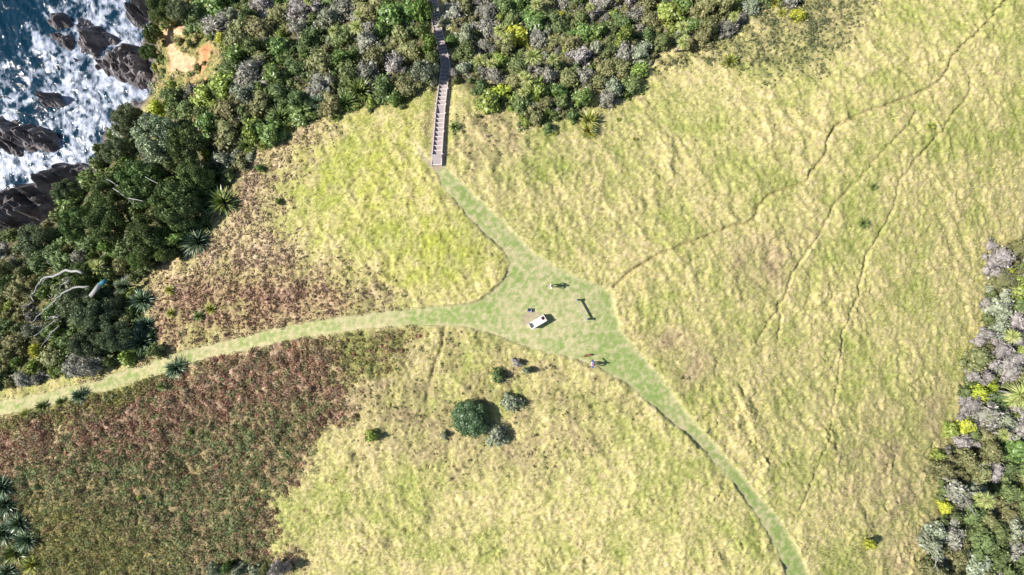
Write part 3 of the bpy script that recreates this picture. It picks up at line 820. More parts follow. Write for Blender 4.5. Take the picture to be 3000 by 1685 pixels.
KINDS = {
    'grey': dict(cols=[(.24, .225, .195), (.33, .31, .29), (.19, .19, .135), (.14, .16, .085)], p=[.36, .2, .24, .2], size=.085, n=620, mat=M_LEAF, word='grey twiggy'),
    'silver': dict(cols=[(.27, .285, .21), (.19, .225, .13), (.40, .41, .34), (.12, .145, .07)], p=[.36, .3, .12, .22], size=.085, n=600, mat=M_LEAF, word='silvery grey-green'),
    'dark': dict(cols=[(.125, .17, .06), (.17, .215, .08), (.085, .115, .045)], p=[.45, .3, .25], size=.085, n=640, mat=M_LEAF, word='dark green'),
    'mid': dict(cols=[(.14, .21, .055), (.10, .16, .045), (.20, .27, .08)], p=[.45, .35, .2], size=.10, n=520, mat=M_LEAFG, word='fresh green'),
    'bright': dict(cols=[(.22, .29, .06), (.16, .23, .05), (.30, .34, .09)], p=[.45, .3, .25], size=.10, n=500, mat=M_LEAFG, word='light green'),
    'yellow': dict(cols=[(.37, .41, .05), (.27, .33, .05), (.46, .44, .06)], p=[.45, .35, .2], size=.10, n=480, mat=M_LEAF, word='yellow-green'),
    'olive': dict(cols=[(.20, .205, .085), (.26, .235, .115), (.145, .165, .065)], p=[.45, .25, .3], size=.085, n=640, mat=M_LEAF, word='brownish olive'),
    'mauve': dict(cols=[(.30, .27, .26), (.38, .345, .34), (.22, .21, .165)], p=[.5, .25, .25], size=.08, n=640, mat=M_LEAF, word='pale mauve-grey'),
}
PROTO = {}
for ki, (kn, kd) in enumerate(KINDS.items()):
    PROTO[kn] = []
    for v_ in range(5):
        r_ = np.random.default_rng(100 + ki * 10 + v_)
        vv, ff, cc = leaf_shell(shrub_lobes(r_, 7 + v_), kd['n'], kd['size'], kd['cols'], kd['p'], 200 + ki * 10 + v_,
                                core=.74, jit=.85, radj=(.76, 1.27))
        PROTO[kn].append(newmesh('shrub_foliage', vv, ff, kd['mat'], cc, False))

LAND = []                                   # landmarks for labels: (u, v, words)
PLACED = []                                 # (u, v, r) already taken
SHR = []                                    # shrubs awaiting labels


def put_shrub(u, v, rpx, kind, h=None, label=None, name='shrub', cat='shrub', group=None):
    D0 = ground_at(u, v, 0)[3][0]
    rm = rpx * D0 / FPX
    hh = (h if h is not None else rm * random.uniform(.9, 1.35))
    x, y, g, D = (a[0] for a in ground_at(u, v, hh * .75))
    me = random.choice(PROTO[kind])
    o = link(name, me, loc=(x, y, g - .12 * hh), rot=(random.uniform(-.18, .18), random.uniform(-.18, .18), random.uniform(0, 6.28)), scl=(rm * random.uniform(.78, 1.3), rm * random.uniform(.78, 1.3), hh))
    PLACED.append((u, v, rpx))
    if label:
        tag(o, label, cat, group)
    else:
        SHR.append((o, u, v, rpx, kind))
    return o


# named lone shrubs
LONE = [(1085, 1275, 23, 'bright', 1.3, 'lone light green shrub between russet bracken and straw grass'),
        (2555, 1600, 22, 'yellow', 1.4, 'lone yellow-green shrub on the grass near the lower edge bush'),
        (1150, 291, 25, 'mid', 1.5, 'round green shrub between the stairs and the twin flax clump'),
        (757, 494, 15, 'mid', .9, 'small green shrub in dry heath close to the upper path bush'),
        (818, 592, 11, 'mid', .6, 'tiny green shrub alone in pinkish heath grass'),
        (2340, 42, 26, 'yellow', 1.2, 'bright yellow shrub amid dark rushy grass at the top edge'),
        (552, 1268, 12, 'bright', .7, 'small vivid green shrub within the russet bracken'),
        (412, 1455, 11, 'bright', .6, 'small vivid green sprig low in the green bracken'),
        (1235, 255, 9, 'silver', .5, 'little silvery shrub beside the stairs in sparse grass'),
        (100, 1028, 26, 'yellow', 1.6, 'glowing yellow-green bush under the dead grey branches'),
        (1448, 1180, 1, 'mid', .1, None)]
for u, v, r, k, h, lb in LONE[:-1]:
    put_shrub(u, v, r, k, h, lb, group=None)
    LAND.append((u, v, lb))
# the cluster in the lower grass
r_ = np.random.default_rng(5)
lob = [(0, 0, .5, .8, .8, .7)] + [(.62 * math.cos(a), .62 * math.sin(a), .55 + .1 * math.sin(3 * a), .38, .38, .38) for a in np.linspace(0, 6.28, 10)[:-1]] + \
      [(.3 * math.cos(a), .3 * math.sin(a), .95, .36, .36, .3) for a in np.linspace(0.4, 6.68, 6)[:-1]]
vv, ff, cc = leaf_shell(lob, 5200, .042, [(.075, .14, .055), (.05, .10, .04), (.12, .19, .09)], [.5, .3, .2], 77, jit=.7, radj=(.9, 1.08), core=.84)
big = newmesh('round_bush', vv, ff, M_LEAFG, cc, False)
x, y, g, D = (a[0] for a in ground_at(1378, 1225, 1.2))
bo = empty('round_bush', (x, y, g))
link('foliage', big, bo, rot=(.06, -.05, .8), scl=(1.85, 2.08, 1.8), loc=(0, 0, -.1))
tag(bo, 'large round dark green bush standing alone in the lower grass', 'bush')
LAND.append((1378, 1225, 'the large round bush'))
PLACED.append((1378, 1225, 60))
for u, v, r, k, h, lb in [(1452, 1282, 34, 'silver', 1.5, 'grey-green shrub touching the lower side of the large round bush'),
                          (1500, 1180, 30, 'silver', 1.4, 'silvery olive shrub standing clear beside the large round bush'),
                          (1458, 1100, 22, 'dark', 1.2, 'small dark olive shrub above the large round bush'),
                          (1512, 1062, 17, 'mauve', .9, 'upper pale twiggy shrub of the sparse pair by the path bend'),
                          (1542, 1086, 15, 'silver', 1.5, 'lower thin silvery shrub of the sparse pair by the path bend'),
                          (1300, 1275, 15, 'silver', .8, 'low grey shrub on the bracken side of the large round bush')]:
    put_shrub(u, v, r, k, h, lb)
x0, y0, g0, _ = (a[0] for a in ground_at(1378, 1225, 1.2))


# ------------------------------------------------------------------ flax and cabbage trees
def strips(n, length, width, up, seed, cols, p, droop=.5, base_r=.08, segs=3, z0=0.0, sph=False):
    r_ = np.random.default_rng(seed)
    a = r_.uniform(0, 2 * np.pi, n); ln = r_.uniform(*length, n); el = np.radians(r_.uniform(*up, n)); w = width * r_.uniform(.7, 1.3, n)
    d_ = np.stack([np.cos(a) * np.cos(el), np.sin(a) * np.cos(el), np.sin(el)], -1)
    side = np.stack([-np.sin(a), np.cos(a), np.zeros(n)], -1)
    tw = r_.normal(0, .5, n)[:, None]
    side = side * np.cos(tw) + np.cross(d_, side) * np.sin(tw)
    b0 = d_ * np.array([1, 1, .2]) * base_r + np.array([0, 0, z0])
    vv = []; prof = [.55, 1.0, .85, .12]
    for s in range(segs + 1):
        t = s / segs
        c = b0 + d_ * (ln * t)[:, None] + np.stack([np.zeros(n), np.zeros(n), -droop * ln * t ** 2.2], -1)
        ww = (w * prof[min(s, 3)])[:, None] * .5
        vv += [c - side * ww, c + side * ww]
    vv = np.stack(vv, 1)                                    # n x 2(segs+1) x 3
    k = 2 * (segs + 1)
    f = []
    for s in range(segs):
        f.append(np.stack([np.arange(n) * k + 2 * s, np.arange(n) * k + 2 * s + 1, np.arange(n) * k + 2 * s + 3, np.arange(n) * k + 2 * s + 2], -1))
    cols = np.array(cols, np.float32)
    cc = cols[r_.choice(len(cols), n, p=p)] * (1 + r_.normal(0, .18, (n, 1)))
    return vv.reshape(-1, 3), np.concatenate(f), np.repeat(np.clip(cc, .005, .9), k, 0)


FLAXM = {}
for nm, cols, p in [('green', [(.14, .20, .05), (.24, .29, .07), (.45, .47, .24), (.07, .11, .035)], [.42, .3, .1, .18]),
                    ('blue', [(.10, .16, .085), (.16, .23, .13), (.36, .44, .30), (.05, .09, .05)], [.44, .3, .07, .19]),
                    ('gold', [(.32, .35, .07), (.50, .43, .07), (.17, .22, .05), (.58, .54, .28)], [.4, .2, .3, .1])]:
    FLAXM[nm] = []
    for s_ in range(3):
        v1, f1, c1 = strips(320, (.45, 1.25), .058, (12, 84), 300 + s_ + len(nm) * 7, cols, p, .30)
        FLAXM[nm].append(newmesh('flax_leaves', v1, f1, M_FLAX, c1))
v1, f1, c1 = strips(46, (.5, .95), .055, (2, 22), 391, [(.42, .36, .24), (.30, .24, .15), (.16, .14, .07)], [.4, .35, .25], .25)
DEADL = newmesh('dead_leaves', v1, f1, M_GRASS, c1)


def flax(u, v, rpx, kind, label, hfac=1.25, dead=True):
    D0 = ground_at(u, v, 0)[3][0]
    r = rpx * D0 / FPX
    x, y, g, D = (a[0] for a in ground_at(u, v, r * .45))
    e = empty('flax_plant', (x, y, g + .06), random.uniform(0, 6.28), 1)
    e.scale = (r, r, r * hfac)
    link('leaves', random.choice(FLAXM[kind]), e)
    if dead and rpx > 22:
        link('dead_leaves', DEADL, e, rot=(0, 0, random.uniform(0, 6.28)))
    tag(e, label, 'flax', 'flax plants on the slopes')
    PLACED.append((u, v, rpx * .85))
    LAND.append((u, v, label))


for u, v, r, k, lb in [
        (1052, 268, 52, 'green', 'larger of the twin flax clumps where the bush meets the grass'),
        (1012, 302, 44, 'green', 'lower half of the twin flax clump spilling onto the grass'),
        (928, 300, 30, 'blue', 'ragged dark flax beside the twin flax clumps'),
        (822, 350, 42, 'green', 'big fountain flax at the grass corner below the dense bush'),
        (652, 592, 50, 'green', 'full round flax on the brown heath nearest the coastal trees'),
        (636, 520, 28, 'green', 'flax tucked at the bush corner above the round heath flax'),
        (575, 708, 52, 'blue', 'large dark flax at the tree shadow edge with pale leaf glints'),
        (606, 660, 28, 'green', 'smaller flax leaning on the upper side of the large shadow flax'),
        (416, 880, 42, 'blue', 'dark glossy flax between the blue-ended log and the heath'),
        (360, 840, 30, 'blue', 'shaded flax right beside the blue-ended log'),
        (310, 868, 26, 'blue', 'sparse shaded flax under the log of the dead tree'),
        (412, 1004, 48, 'blue', 'great bright-tipped flax just above the mown path'),
        (425, 955, 36, 'blue', 'shadowy flax behind the great bright-tipped flax'),
        (512, 1080, 38, 'blue', 'round blue-green flax on the lower verge of the path'),
        (478, 1130, 18, 'green', 'small flax trailing under the round blue-green verge flax'),
        (232, 1160, 30, 'blue', 'flax on the lower verge where the path nears the picture edge'),
        (180, 1178, 20, 'green', 'second small flax along the verge strip'),
        (122, 1190, 22, 'green', 'third small flax along the verge strip'),
        (75, 1212, 18, 'gold', 'yellowish last flax of the verge strip'),
        (725, 428, 30, 'green', 'spreading flax at the foot of the dense bush slope'),
        (770, 1030 - 600, 18, 'gold', 'small golden flax in the dry corner beside the dense bush'),
        (1725, 352, 36, 'gold', 'tall golden flax standing out on the grass below the upper bush'),
        (1724, 385, 30, 'gold', 'lower tuft of the tall golden flax pair'),
        (1608, 338, 27, 'green', 'flax growing from the dark scrub beside the golden pair'),
        (1463, 298, 24, 'green', 'dark narrow flax low in the upper bush near the stairs'),
        (1332, 372, 20, 'green', 'single flax in brown ground just beside the stairs'),
        (2140, 180, 30, 'gold', 'lone golden flax on open grass beside the rushy patch'),
        (1775, 303, 14, 'gold', 'tiny bright flax on grass off the corner of the upper bush'),
        (1812, 350, 9, 'gold', 'smallest yellow flax seedling above open grass'),
        (1858, 410, 9, 'gold', 'yellow flax seedling out on open grass'),
        (1624, 392, 12, 'gold', 'little flax below the flax in dark scrub'),
        (2720, 370, 16, 'gold', 'sparse flax among the upper cattle tracks'),
        (2560, 548, 14, 'green', 'small flax beside the middle cattle track'),
        (2528, 655, 18, 'green', 'spiky flax between two cattle tracks'),
        (620, 905, 22, 'gold', 'pale gold flax in heath above the path'),
        (586, 926, 20, 'green', 'white-glinting flax clump in the heath above the path'),
        (500, 850, 20, 'gold', 'light flax in heath beside the dark glossy flax'),
        (506, 918, 18, 'gold', 'yellow-green flax midway down the heath'),
        (5, 1425, 44, 'blue', 'uppermost flax of the corner thicket, darkened for shade'),  # corner clump mostly uses the dark leaf colours to stand in for shade
        (12, 1480, 46, 'blue', 'second flax of the corner thicket, darkened for shade'),
        (50, 1535, 42, 'blue', 'third corner flax with bright glints'),
        (8, 1560, 44, 'blue', 'corner flax cut in half by the picture edge'),
        (78, 1580, 40, 'blue', 'corner flax reaching furthest into the bracken'),
        (40, 1620, 42, 'green', 'olive flax low in the corner thicket'),
        (92, 1655, 34, 'gold', 'yellowish olive flax at the very bottom corner'),
        (20, 1675, 36, 'blue', 'last corner flax on the bottom edge'),
        (850, 378, 18, 'gold', 'pale flax below the big fountain flax'),
        (985, 345, 18, 'green', 'thin flax in grass under the twin clumps'),
        (2100, 12, 24, 'gold', 'gold flax cut by the top edge above the rushy patch'),
        (2270, 10, 22, 'gold', 'upright flax at the top edge among rushes'),
        (2290, 40, 17, 'gold', 'low gold flax beside the bright yellow shrub'),
        (1950, 62, 24, 'gold', 'yellow leafy flax in the clearing of the upper bush')]:
    flax(u, v, r, k, lb)

CABM = []
for s_ in range(3):
    v1, f1, c1 = strips(200, (.65, 1.1), .068, (-30, 85), 500 + s_, [(.40, .46, .14), (.52, .55, .24), (.27, .34, .09), (.56, .52, .28)], [.4, .25, .2, .15], .18, .05)
    CABM.append(newmesh('leaf_head', v1, f1, M_GRASS, c1))


def tube(pts, rad, seg=7, cap=True):
    pts = [Vector(p) for p in pts]
    vv = []; ff = []
    for i, p in enumerate(pts):
        d_ = (pts[min(i + 1, len(pts) - 1)] - pts[max(i - 1, 0)]).normalized()
        a = d_.orthogonal().normalized() if i == 0 else (a - d_ * a.dot(d_)).normalized()
        b = d_.cross(a)
        for k in range(seg):
            t = 2 * math.pi * k / seg
            rr = rad[i] * (1 + .08 * math.sin(3 * t + i))
            vv.append(p + (a * math.cos(t) + b * math.sin(t)) * rr)
    for i in range(len(pts) - 1):
        for k in range(seg):
            ff.append((i * seg + k, i * seg + (k + 1) % seg, (i + 1) * seg + (k + 1) % seg, (i + 1) * seg + k))
    n = len(vv)
    vv += [pts[0], pts[-1]]
    tri = []
    for k in range(seg):
        tri.append((n, (k + 1) % seg, k)); tri.append((n + 1, (len(pts) - 1) * seg + k, (len(pts) - 1) * seg + (k + 1) % seg))
    return np.array([tuple(v) for v in vv]), np.array(ff), np.array(tri)


def join(parts):
    V_, Q_, T_ = [], [], []
    o = 0
    for v, q_, t in parts:
        V_.append(v); Q_.append(q_ + o); T_.append(t + o); o += len(v)
    return np.concatenate(V_), [np.concatenate(Q_), np.concatenate(T_)]


def tube_mesh(name, parts, mat):
    v, f = join(parts)
    return newmesh(name, v, f, mat, None, True)


def cabbage(u, v, rpx, label, h=2.6, heads=1, lean=None):
    D0 = ground_at(u, v, h)[3][0]
    r = rpx * D0 / FPX
    x, y, g, D = (a[0] for a in ground_at(u, v, h))
    bx, by = (lean if lean else (random.uniform(-.3, .3), random.uniform(-.3, .3)))
    gz = float(hz(x + bx, y + by)[0])
    e = empty('cabbage_tree', (x + bx, y + by, gz - .1))
    hh = g + h - gz
    link('trunk', tube_mesh('trunk', [tube([(0, 0, 0), (-bx * .3, -by * .3, hh * .5), (-bx, -by, hh)], [.14, .10, .08])], M_BONE), e)
    for i in range(heads):
        dx, dy = (0, 0) if i == 0 else (random.uniform(-1, 1) * r * .9, random.uniform(-1, 1) * r * .9)
        rr = r if i == 0 else r * .7
        if i:
            link('branch', tube_mesh('branch', [tube([(-bx * .5, -by * .5, hh * .7), (-bx + dx, -by + dy, hh - .2)], [.07, .05])], M_BONE), e)
        link('leaf_head', random.choice(CABM), e, loc=(-bx + dx, -by + dy, hh - (.25 if i else 0)), rot=(0, 0, random.uniform(0, 6.28)), scl=(rr, rr, rr))
    tag(e, label, 'cabbage tree', 'cabbage trees in the bush')
    PLACED.append((u, v, rpx * .8)); LAND.append((u, v, label))


for u, v, r, lb, h, n in [
        (1046, 82, 25, 'palest spiky cabbage tree in the bush uphill of the twin flax clumps', 3.0, 1),
        (1050, 45, 16, 'cabbage tree directly above the palest one in the dense bush', 2.6, 1),
        (975, 90, 17, 'smaller yellow cabbage tree on the seaward side of the palest one', 2.4, 1),
        (905, 5, 16, 'cabbage tree head cut by the top edge over the dense slope bush', 2.4, 1),
        (1560, 168, 29, 'large round cabbage tree head in the middle of the upper bush', 2.8, 1),
        (1620, 172, 20, 'star-shaped cabbage tree head beside the large round one', 2.4, 1),
        (1545, 235, 24, 'leafy cabbage tree over the dry clearing in the upper bush', 1.8, 2),
        (1533, 272, 19, 'pale cabbage tree at the clearing foot near the dark scrub', 1.6, 1),
        (1465, 90, 22, 'cabbage tree with two heads among straw pampas stalks', 2.6, 2),
        (1484, 110, 19, 'low cabbage tree just under the two-headed one', 2.2, 1),
        (1405, 178, 22, 'blue-green drooping cabbage tree near the stair bend', 1.5, 1),
        (1440, 190, 20, 'yellowish cabbage tree beside the drooping one near the stairs', 1.5, 1),
        (1570, 12, 20, 'cabbage tree at the top edge above the upper bush', 2.4, 1),
        (1728, 22, 15, 'cabbage tree head near the top edge by the light green bushes', 2.2, 1),
        (2001, 78, 23, 'cabbage tree with pale trunk leaning in the bush clearing', 2.6, 1),
        (1998, 128, 20, 'lower two-headed cabbage tree of the clearing', 2.0, 2),
        (2149, 50, 17, 'cabbage tree on the rim of the domed olive thicket', 2.2, 1),
        (285, 782, 24, 'golden cabbage tree above the blue-ended log', 2.2, 1),
        (262, 786, 12, 'tiny golden cabbage tree head beside the golden one', 1.6, 1),
        (2963, 985, 25, 'round cabbage tree head beside pale bare branches in the edge bush', 3.2, 1),
        (2985, 1155, 40, 'largest cabbage tree, many-headed, cut by the picture edge', 3.2, 3),
        (2937, 1272, 20, 'fan-like cabbage tree below the largest one', 2.4, 1),
        (2890, 1468, 27, 'shaggy cabbage tree with exposed pale trunk stems', 3.4, 2)]:
    cabbage(u, v, r, lb, h, n)

# domed olive thicket and other big shrubs of the upper bush, scrub by the golden flax
for u, v, r, k, h, lb in [
        (2062, 30, 46, 'olive', 2.6, 'large domed olive thicket, upper dome, by the top edge'),
        (2085, 72, 42, 'olive', 2.4, 'large domed olive thicket, lower dome, over the grass'),
        (2125, 20, 36, 'olive', 2.4, 'domed olive shrub on the rushy side of the large domes'),
        (1828, 108, 33, 'bright', 2.2, 'conspicuous round light green shrub at the bush corner'),
        (1645, 300, 30, 'dark', 1.5, 'dark rounded scrub above the green flax'),
        (1565, 345, 34, 'olive', 1.3, 'olive scrub mound on the stair side of the green flax'),
        (1680, 335, 26, 'dark', 1.4, 'dark scrub mound touching the tall golden flax'),
        (1610, 375, 20, 'dark', 1.0, 'low dark scrub under the green flax'),
        (1800, 255, 38, 'silver', 1.9, 'silver-grey shrub forming the outer corner of the upper bush'),
        (1780, 285, 26, 'grey', 1.6, 'grey shrub under the silver corner shrub'),
        (1745, 140, 28, 'silver', 1.8, 'round silver-blue shrub amid dark bush'),
        (1258, 195, 34, 'silver', 3.0, 'silvery shrub overhanging the lower stair landing'),
        (1222, 205, 30, 'silver', 2.8, 'silvery shrub behind the one overhanging the stairs'),
        (1250, 120, 28, 'mid', 3.4, 'green shrub leaning over the stair flight'),
        (1238, 72, 28, 'dark', 3.6, 'dark shrub shading the upper stair flight'),
        (1256, 158, 22, 'dark', 3.2, 'dark shrub shading the stair bend'),
        (1234, 22, 28, 'mid', 3.6, 'green shrub beside the topmost stair flight'),
        (1222, -14, 26, 'dark', 3.4, 'added dark shrub at the top edge shading the topmost stairs'),  # extra shrub, added to keep sun off the topmost stairs
        (1322, 215, 20, 'mauve', 1.3, 'mauve shrub spilling over the stair edge'),
        (1335, 232, 18, 'olive', 1.1, 'olive shrub under the mauve stair shrub'),
        (1292, 62, 15, 'silver', 1.4, 'small grey shrub arching over the stair landing'),
        (1325, 112, 24, 'mid', 1.3, 'leafy green shrub on the inland side of the stairs'),
        (2860, 1100, 22, 'mauve', 1.6, 'smooth mauve-grey shrub, first of the pair by the grass'),
        (2888, 1105, 24, 'mauve', 1.8, 'smooth mauve-grey shrub, second and bigger of the pair'),
        (2890, 975, 22, 'mauve', 1.6, 'pale mauve shrub at the base of bare branches'),
        (2870, 1000, 17, 'mauve', 1.3, 'small whitish shrub hugging the pale mauve one'),
        (2830, 1250, 26, 'yellow', 1.4, 'lime dome shrub where the edge bush juts into grass'),
        (2790, 1262, 24, 'bright', 1.2, 'green shrub in front of the lime dome shrub'),
        (2868, 1150, 30, 'yellow', 1.6, 'broad yellow shrub below the mauve pair'),
        (2915, 1135, 24, 'yellow', 1.5, 'orange-tinged yellow shrub beside the broad yellow one'),
        (2750, 1330, 22, 'bright', 1.1, 'green shrub at the grass rim below the lime dome'),
        (2775, 1485, 30, 'yellow', 1.4, 'largest yellow-green shrub low in the edge bush'),
        (2835, 1345, 44, 'olive', 2.0, 'wide flat olive-brown shrub in the lower edge bush'),
        (2880, 1385, 38, 'olive', 1.9, 'reddish olive shrub adjoining the wide flat one'),
        (2910, 1375, 30, 'mauve', 1.8, 'mauve shrub on the far side of the olive pair'),
        (2740, 1560, 34, 'silver', 1.3, 'speckled silver shrub at the lower bush rim'),
        (630, 1668, 22, 'silver', 1.6, 'silvery shrub at the bottom edge below the bracken'),
        (660, 1670, 22, 'mid', 1.7, 'green shrub at the bottom edge beside the silvery one'),
        (688, 1672, 22, 'silver', 1.7, 'pale shrub cut by the bottom edge under the bracken'),
        (740, 1676, 22, 'silver', 1.6, 'silver-green shrub along the bottom edge'),
        (815, 1668, 30, 'mauve', 2.6, 'mauve shrub at the bottom edge casting shade on grass'),
        (780, 1680, 24, 'olive', 2.2, 'olive shrub next to the mauve bottom edge shrub'),
        (870, 75, 34, 'grey', 2.0, 'big rounded grey shrub high in the dense slope bush'),
        (735, 135, 38, 'dark', 2.4, 'big dark rounded shrub in the middle of the slope bush'),
        (715, 40, 34, 'dark', 2.4, 'dark shrub high in the slope bush over the clay slip'),
        (690, 160, 32, 'mid', 2.2, 'fresh green shrub next to the red clay slip'),
        (1100, 170, 40, 'olive', 2.3, 'wide brownish shrub uphill of the round green shrub'),
        (1000, 165, 36, 'mid', 2.3, 'green domed shrub under the palest cabbage tree'),
        (460, 315, 27, 'yellow', 2.0, 'yellow-green bush at the cliff foot beside the great pale tree'),
        (590, 420, 24, 'yellow', 2.0, 'yellow-green bush wedged between coastal trees and dark bush'),
        (600, 455, 18, 'yellow', 1.6, 'lower yellow-green bush of the wedge')]:
    put_shrub(u, v, r, k, h, lb)
    if r >= 24:
        LAND.append((u, v, lb))
LAND += [(600, 180, 'the red clay slip'), (1290, 60, 'the top stair landing'), (1300, 190, 'the stair bend'), (1285, 240, 'the middle of the stairs'),
         (120, 830, 'the long dead branch'), (2900, 780, 'the bare pale stems')]

# ------------------------------------------------------------------ coastal trees
TREEC = {'green': ([(.155, .215, .075), (.12, .17, .06), (.21, .26, .10), (.085, .12, .045)], [.4, .3, .15, .15]),
         'pale': ([(.30, .34, .23), (.21, .27, .15), (.38, .41, .29), (.12, .16, .08)], [.45, .28, .12, .15]),
         'blue': ([(.17, .205, .11), (.125, .16, .085), (.25, .28, .17), (.08, .105, .05)], [.4, .3, .15, .15])}
TREEM = {}
for kn, (cols, p) in TREEC.items():
    TREEM[kn] = []
    for s_ in range(2):
        r_ = np.random.default_rng(900 + s_ + len(kn))
        lob = []
        while len(lob) < 26:
            a = r_.uniform(0, 6.28); d_ = math.sqrt(r_.random()) * .82
            rr = r_.uniform(.17, .30)
            c = (d_ * math.cos(a), d_ * math.sin(a), .62 - .38 * d_ ** 2 + r_.uniform(-.10, .12))
            if all(math.dist(c, l[:3]) > .16 for l in lob):
                lob.append((*c, rr, rr, rr * .72))
        vv, ff, cc = leaf_shell(lob, 7500, .042, cols, p, 950 + s_, jit=.75, radj=(.76, 1.14), core=.70, under=-.3)
        TREEM[kn].append(newmesh('crown', vv, ff, M_LEAF, cc, False))


def tree(u, v, rpx, kind, label, h=4.5, bare=False):
    D0 = ground_at(u, v, h * .7)[3][0]
    r = rpx * D0 / FPX
    x, y, g, D = (a[0] for a in ground_at(u, v, h * .8))
    e = empty('coastal_tree', (x, y, g - .3), 0)
    cr = link('crown', random.choice(TREEM[kind]), e, rot=(random.uniform(-.12, .12), random.uniform(-.12, .12), random.uniform(0, 6.28)), scl=(r, r, h * .95), loc=(0, 0, h * .25))
    a0 = random.uniform(0, 6.28)
    link('trunk', tube_mesh('trunk', [tube([(0, 0, 0), (.15, .1, h * .3), (.1, -.1, h * .6)], [.35, .26, .18])], M_BARK), e)
    for i in range(5):
        a = a0 + i * 1.257 + random.uniform(-.3, .3)
        p1 = (math.cos(a) * r * .35, math.sin(a) * r * .35, h * .6); p2 = (math.cos(a + .2) * r * .8, math.sin(a + .2) * r * .8, h * random.uniform(.72, .86))
        link('limb', tube_mesh('limb', [tube([(.1, 0, h * .35), p1, p2], [.15, .10, .04], 6)], M_BARK), e)
    tag(e, label, 'tree', 'coastal trees on the cliff')
    PLACED.append((u, v, rpx * .85)); LAND.append((u, v, label))


for u, v, r, k, h, lb in [
        (445, 395, 75, 'pale', 5.0, 'great pale grey-green coastal tree above the surf'),
        (540, 420, 62, 'green', 4.6, 'rich green tree between the great pale tree and dark bush'),
        (552, 500, 52, 'green', 4.4, 'dark shaded tree at the edge of the brown heath'),
        (500, 590, 75, 'green', 5.0, 'widest dark green tree in the middle of the coastal grove'),
        (400, 530, 72, 'green', 4.8, 'green tree on the cliff rim above the headland rock'),
        (300, 560, 55, 'green', 4.4, 'cliff rim tree overhanging the hollow of the headland rock'),
        (185, 560, 34, 'blue', 3.6, 'narrow tree standing out over the dark hollow'),
        (330, 440, 44, 'blue', 4.0, 'small crowned tree overhanging the surf'),
        (360, 350, 48, 'blue', 4.0, 'airy tree at the water edge beside the yellow-green bush'),
        (300, 650, 62, 'green', 4.6, 'tree in the grove above the golden cabbage tree'),
        (420, 680, 64, 'green', 4.8, 'dark tree whose shade falls on the large shadow flax'),
        (210, 655, 50, 'green', 4.2, 'tree on the lower cliff behind the narrow tree'),
        (400, 752, 38, 'green', 3.6, 'low tree crown jutting out over the heath'),
        (470, 745, 26, 'green', 3.0, 'small crown at the tip of the grove beside the heath'),
        (90, 700, 52, 'blue', 3.6, 'dusty green tree above the sea at the picture edge'),
        (200, 890, 55, 'blue', 4.2, 'dusty green tree crossed by the lower dead branches'),
        (265, 925, 60, 'blue', 4.4, 'broad dusty green tree beside the shaded flaxes'),
        (330, 985, 46, 'blue', 4.0, 'dusty tree reaching the path by the great bright-tipped flax'),
        (240, 1010, 50, 'blue', 4.0, 'tree above the path verge next to the glowing bush'),
        (230, 800, 40, 'green', 3.6, 'green tree behind the blue-ended log'),
        (455, 20, 42, 'green', 4.0, 'olive tree over the shore at the top edge'),
        (520, 25, 40, 'blue', 3.8, 'dusty tree at the top edge above the clay slip'),
        (440, 90, 30, 'green', 3.2, 'tree clinging above the rock platform'),
        (432, 150, 26, 'green', 2.6, 'shrubby tree on the cliff beside the clay slip')]:
    tree(u, v, r, k, lb, h)

# ------------------------------------------------------------------ dense bush: every bush its own thing
def fill(zone, rr, gap, probs, hmul=1.0, tries=9000, seed=1):
    r_ = np.random.default_rng(seed)
    P = THICK[zone]
    pu = [a for a, b in P]; pv = [b for a, b in P]
    u = r_.uniform(min(pu), max(pu), tries); v = r_.uniform(min(pv), max(pv), tries)
    # big first, small later to fill gaps
    rad = np.concatenate([r_.uniform(rr[1] * .75, rr[1], tries // 4), r_.uniform(rr[0] * 1.2, rr[1] * .75, tries // 4), r_.uniform(rr[0], rr[0] * 1.3, tries - 2 * (tries // 4))])
    ins = poly_sd(u, v, P)
    for a, b, c, d_ in zip(u, v, rad, ins):
        if d_ < c * .35 or a < -25 or a > 3025 or b < -25 or b > 1710:
            continue
        if any((a - p[0]) ** 2 + (b - p[1]) ** 2 < (gap * (c + p[2])) ** 2 for p in PLACED):
            continue
        stair = min(math.hypot(a - (l[0] + r[0]) / 2, b - l[1]) for l, r in STEPS)
        if stair < 12 + c * .78:
            continue
        # kinds come in drifts
        nz = [float(perlin(np.array([a / 130.]), np.array([b / 130.]), 40 + i)[0]) for i in range(len(probs))]
        w = np.array([pr * math.exp(2.2 * q_) for pr, q_ in zip(probs.values(), nz)]); w /= w.sum()
        k = list(probs)[r_.choice(len(w), p=w)]
        if zone == 'edge' and b > 1330 and k in ('mauve', 'bright', 'yellow') and r_.random() < .7:
            k = 'dark' if r_.random() < .5 else 'olive'
        put_shrub(a, b, c, k, c * 70 / FPX * r_.uniform(.85, 1.4) * hmul)


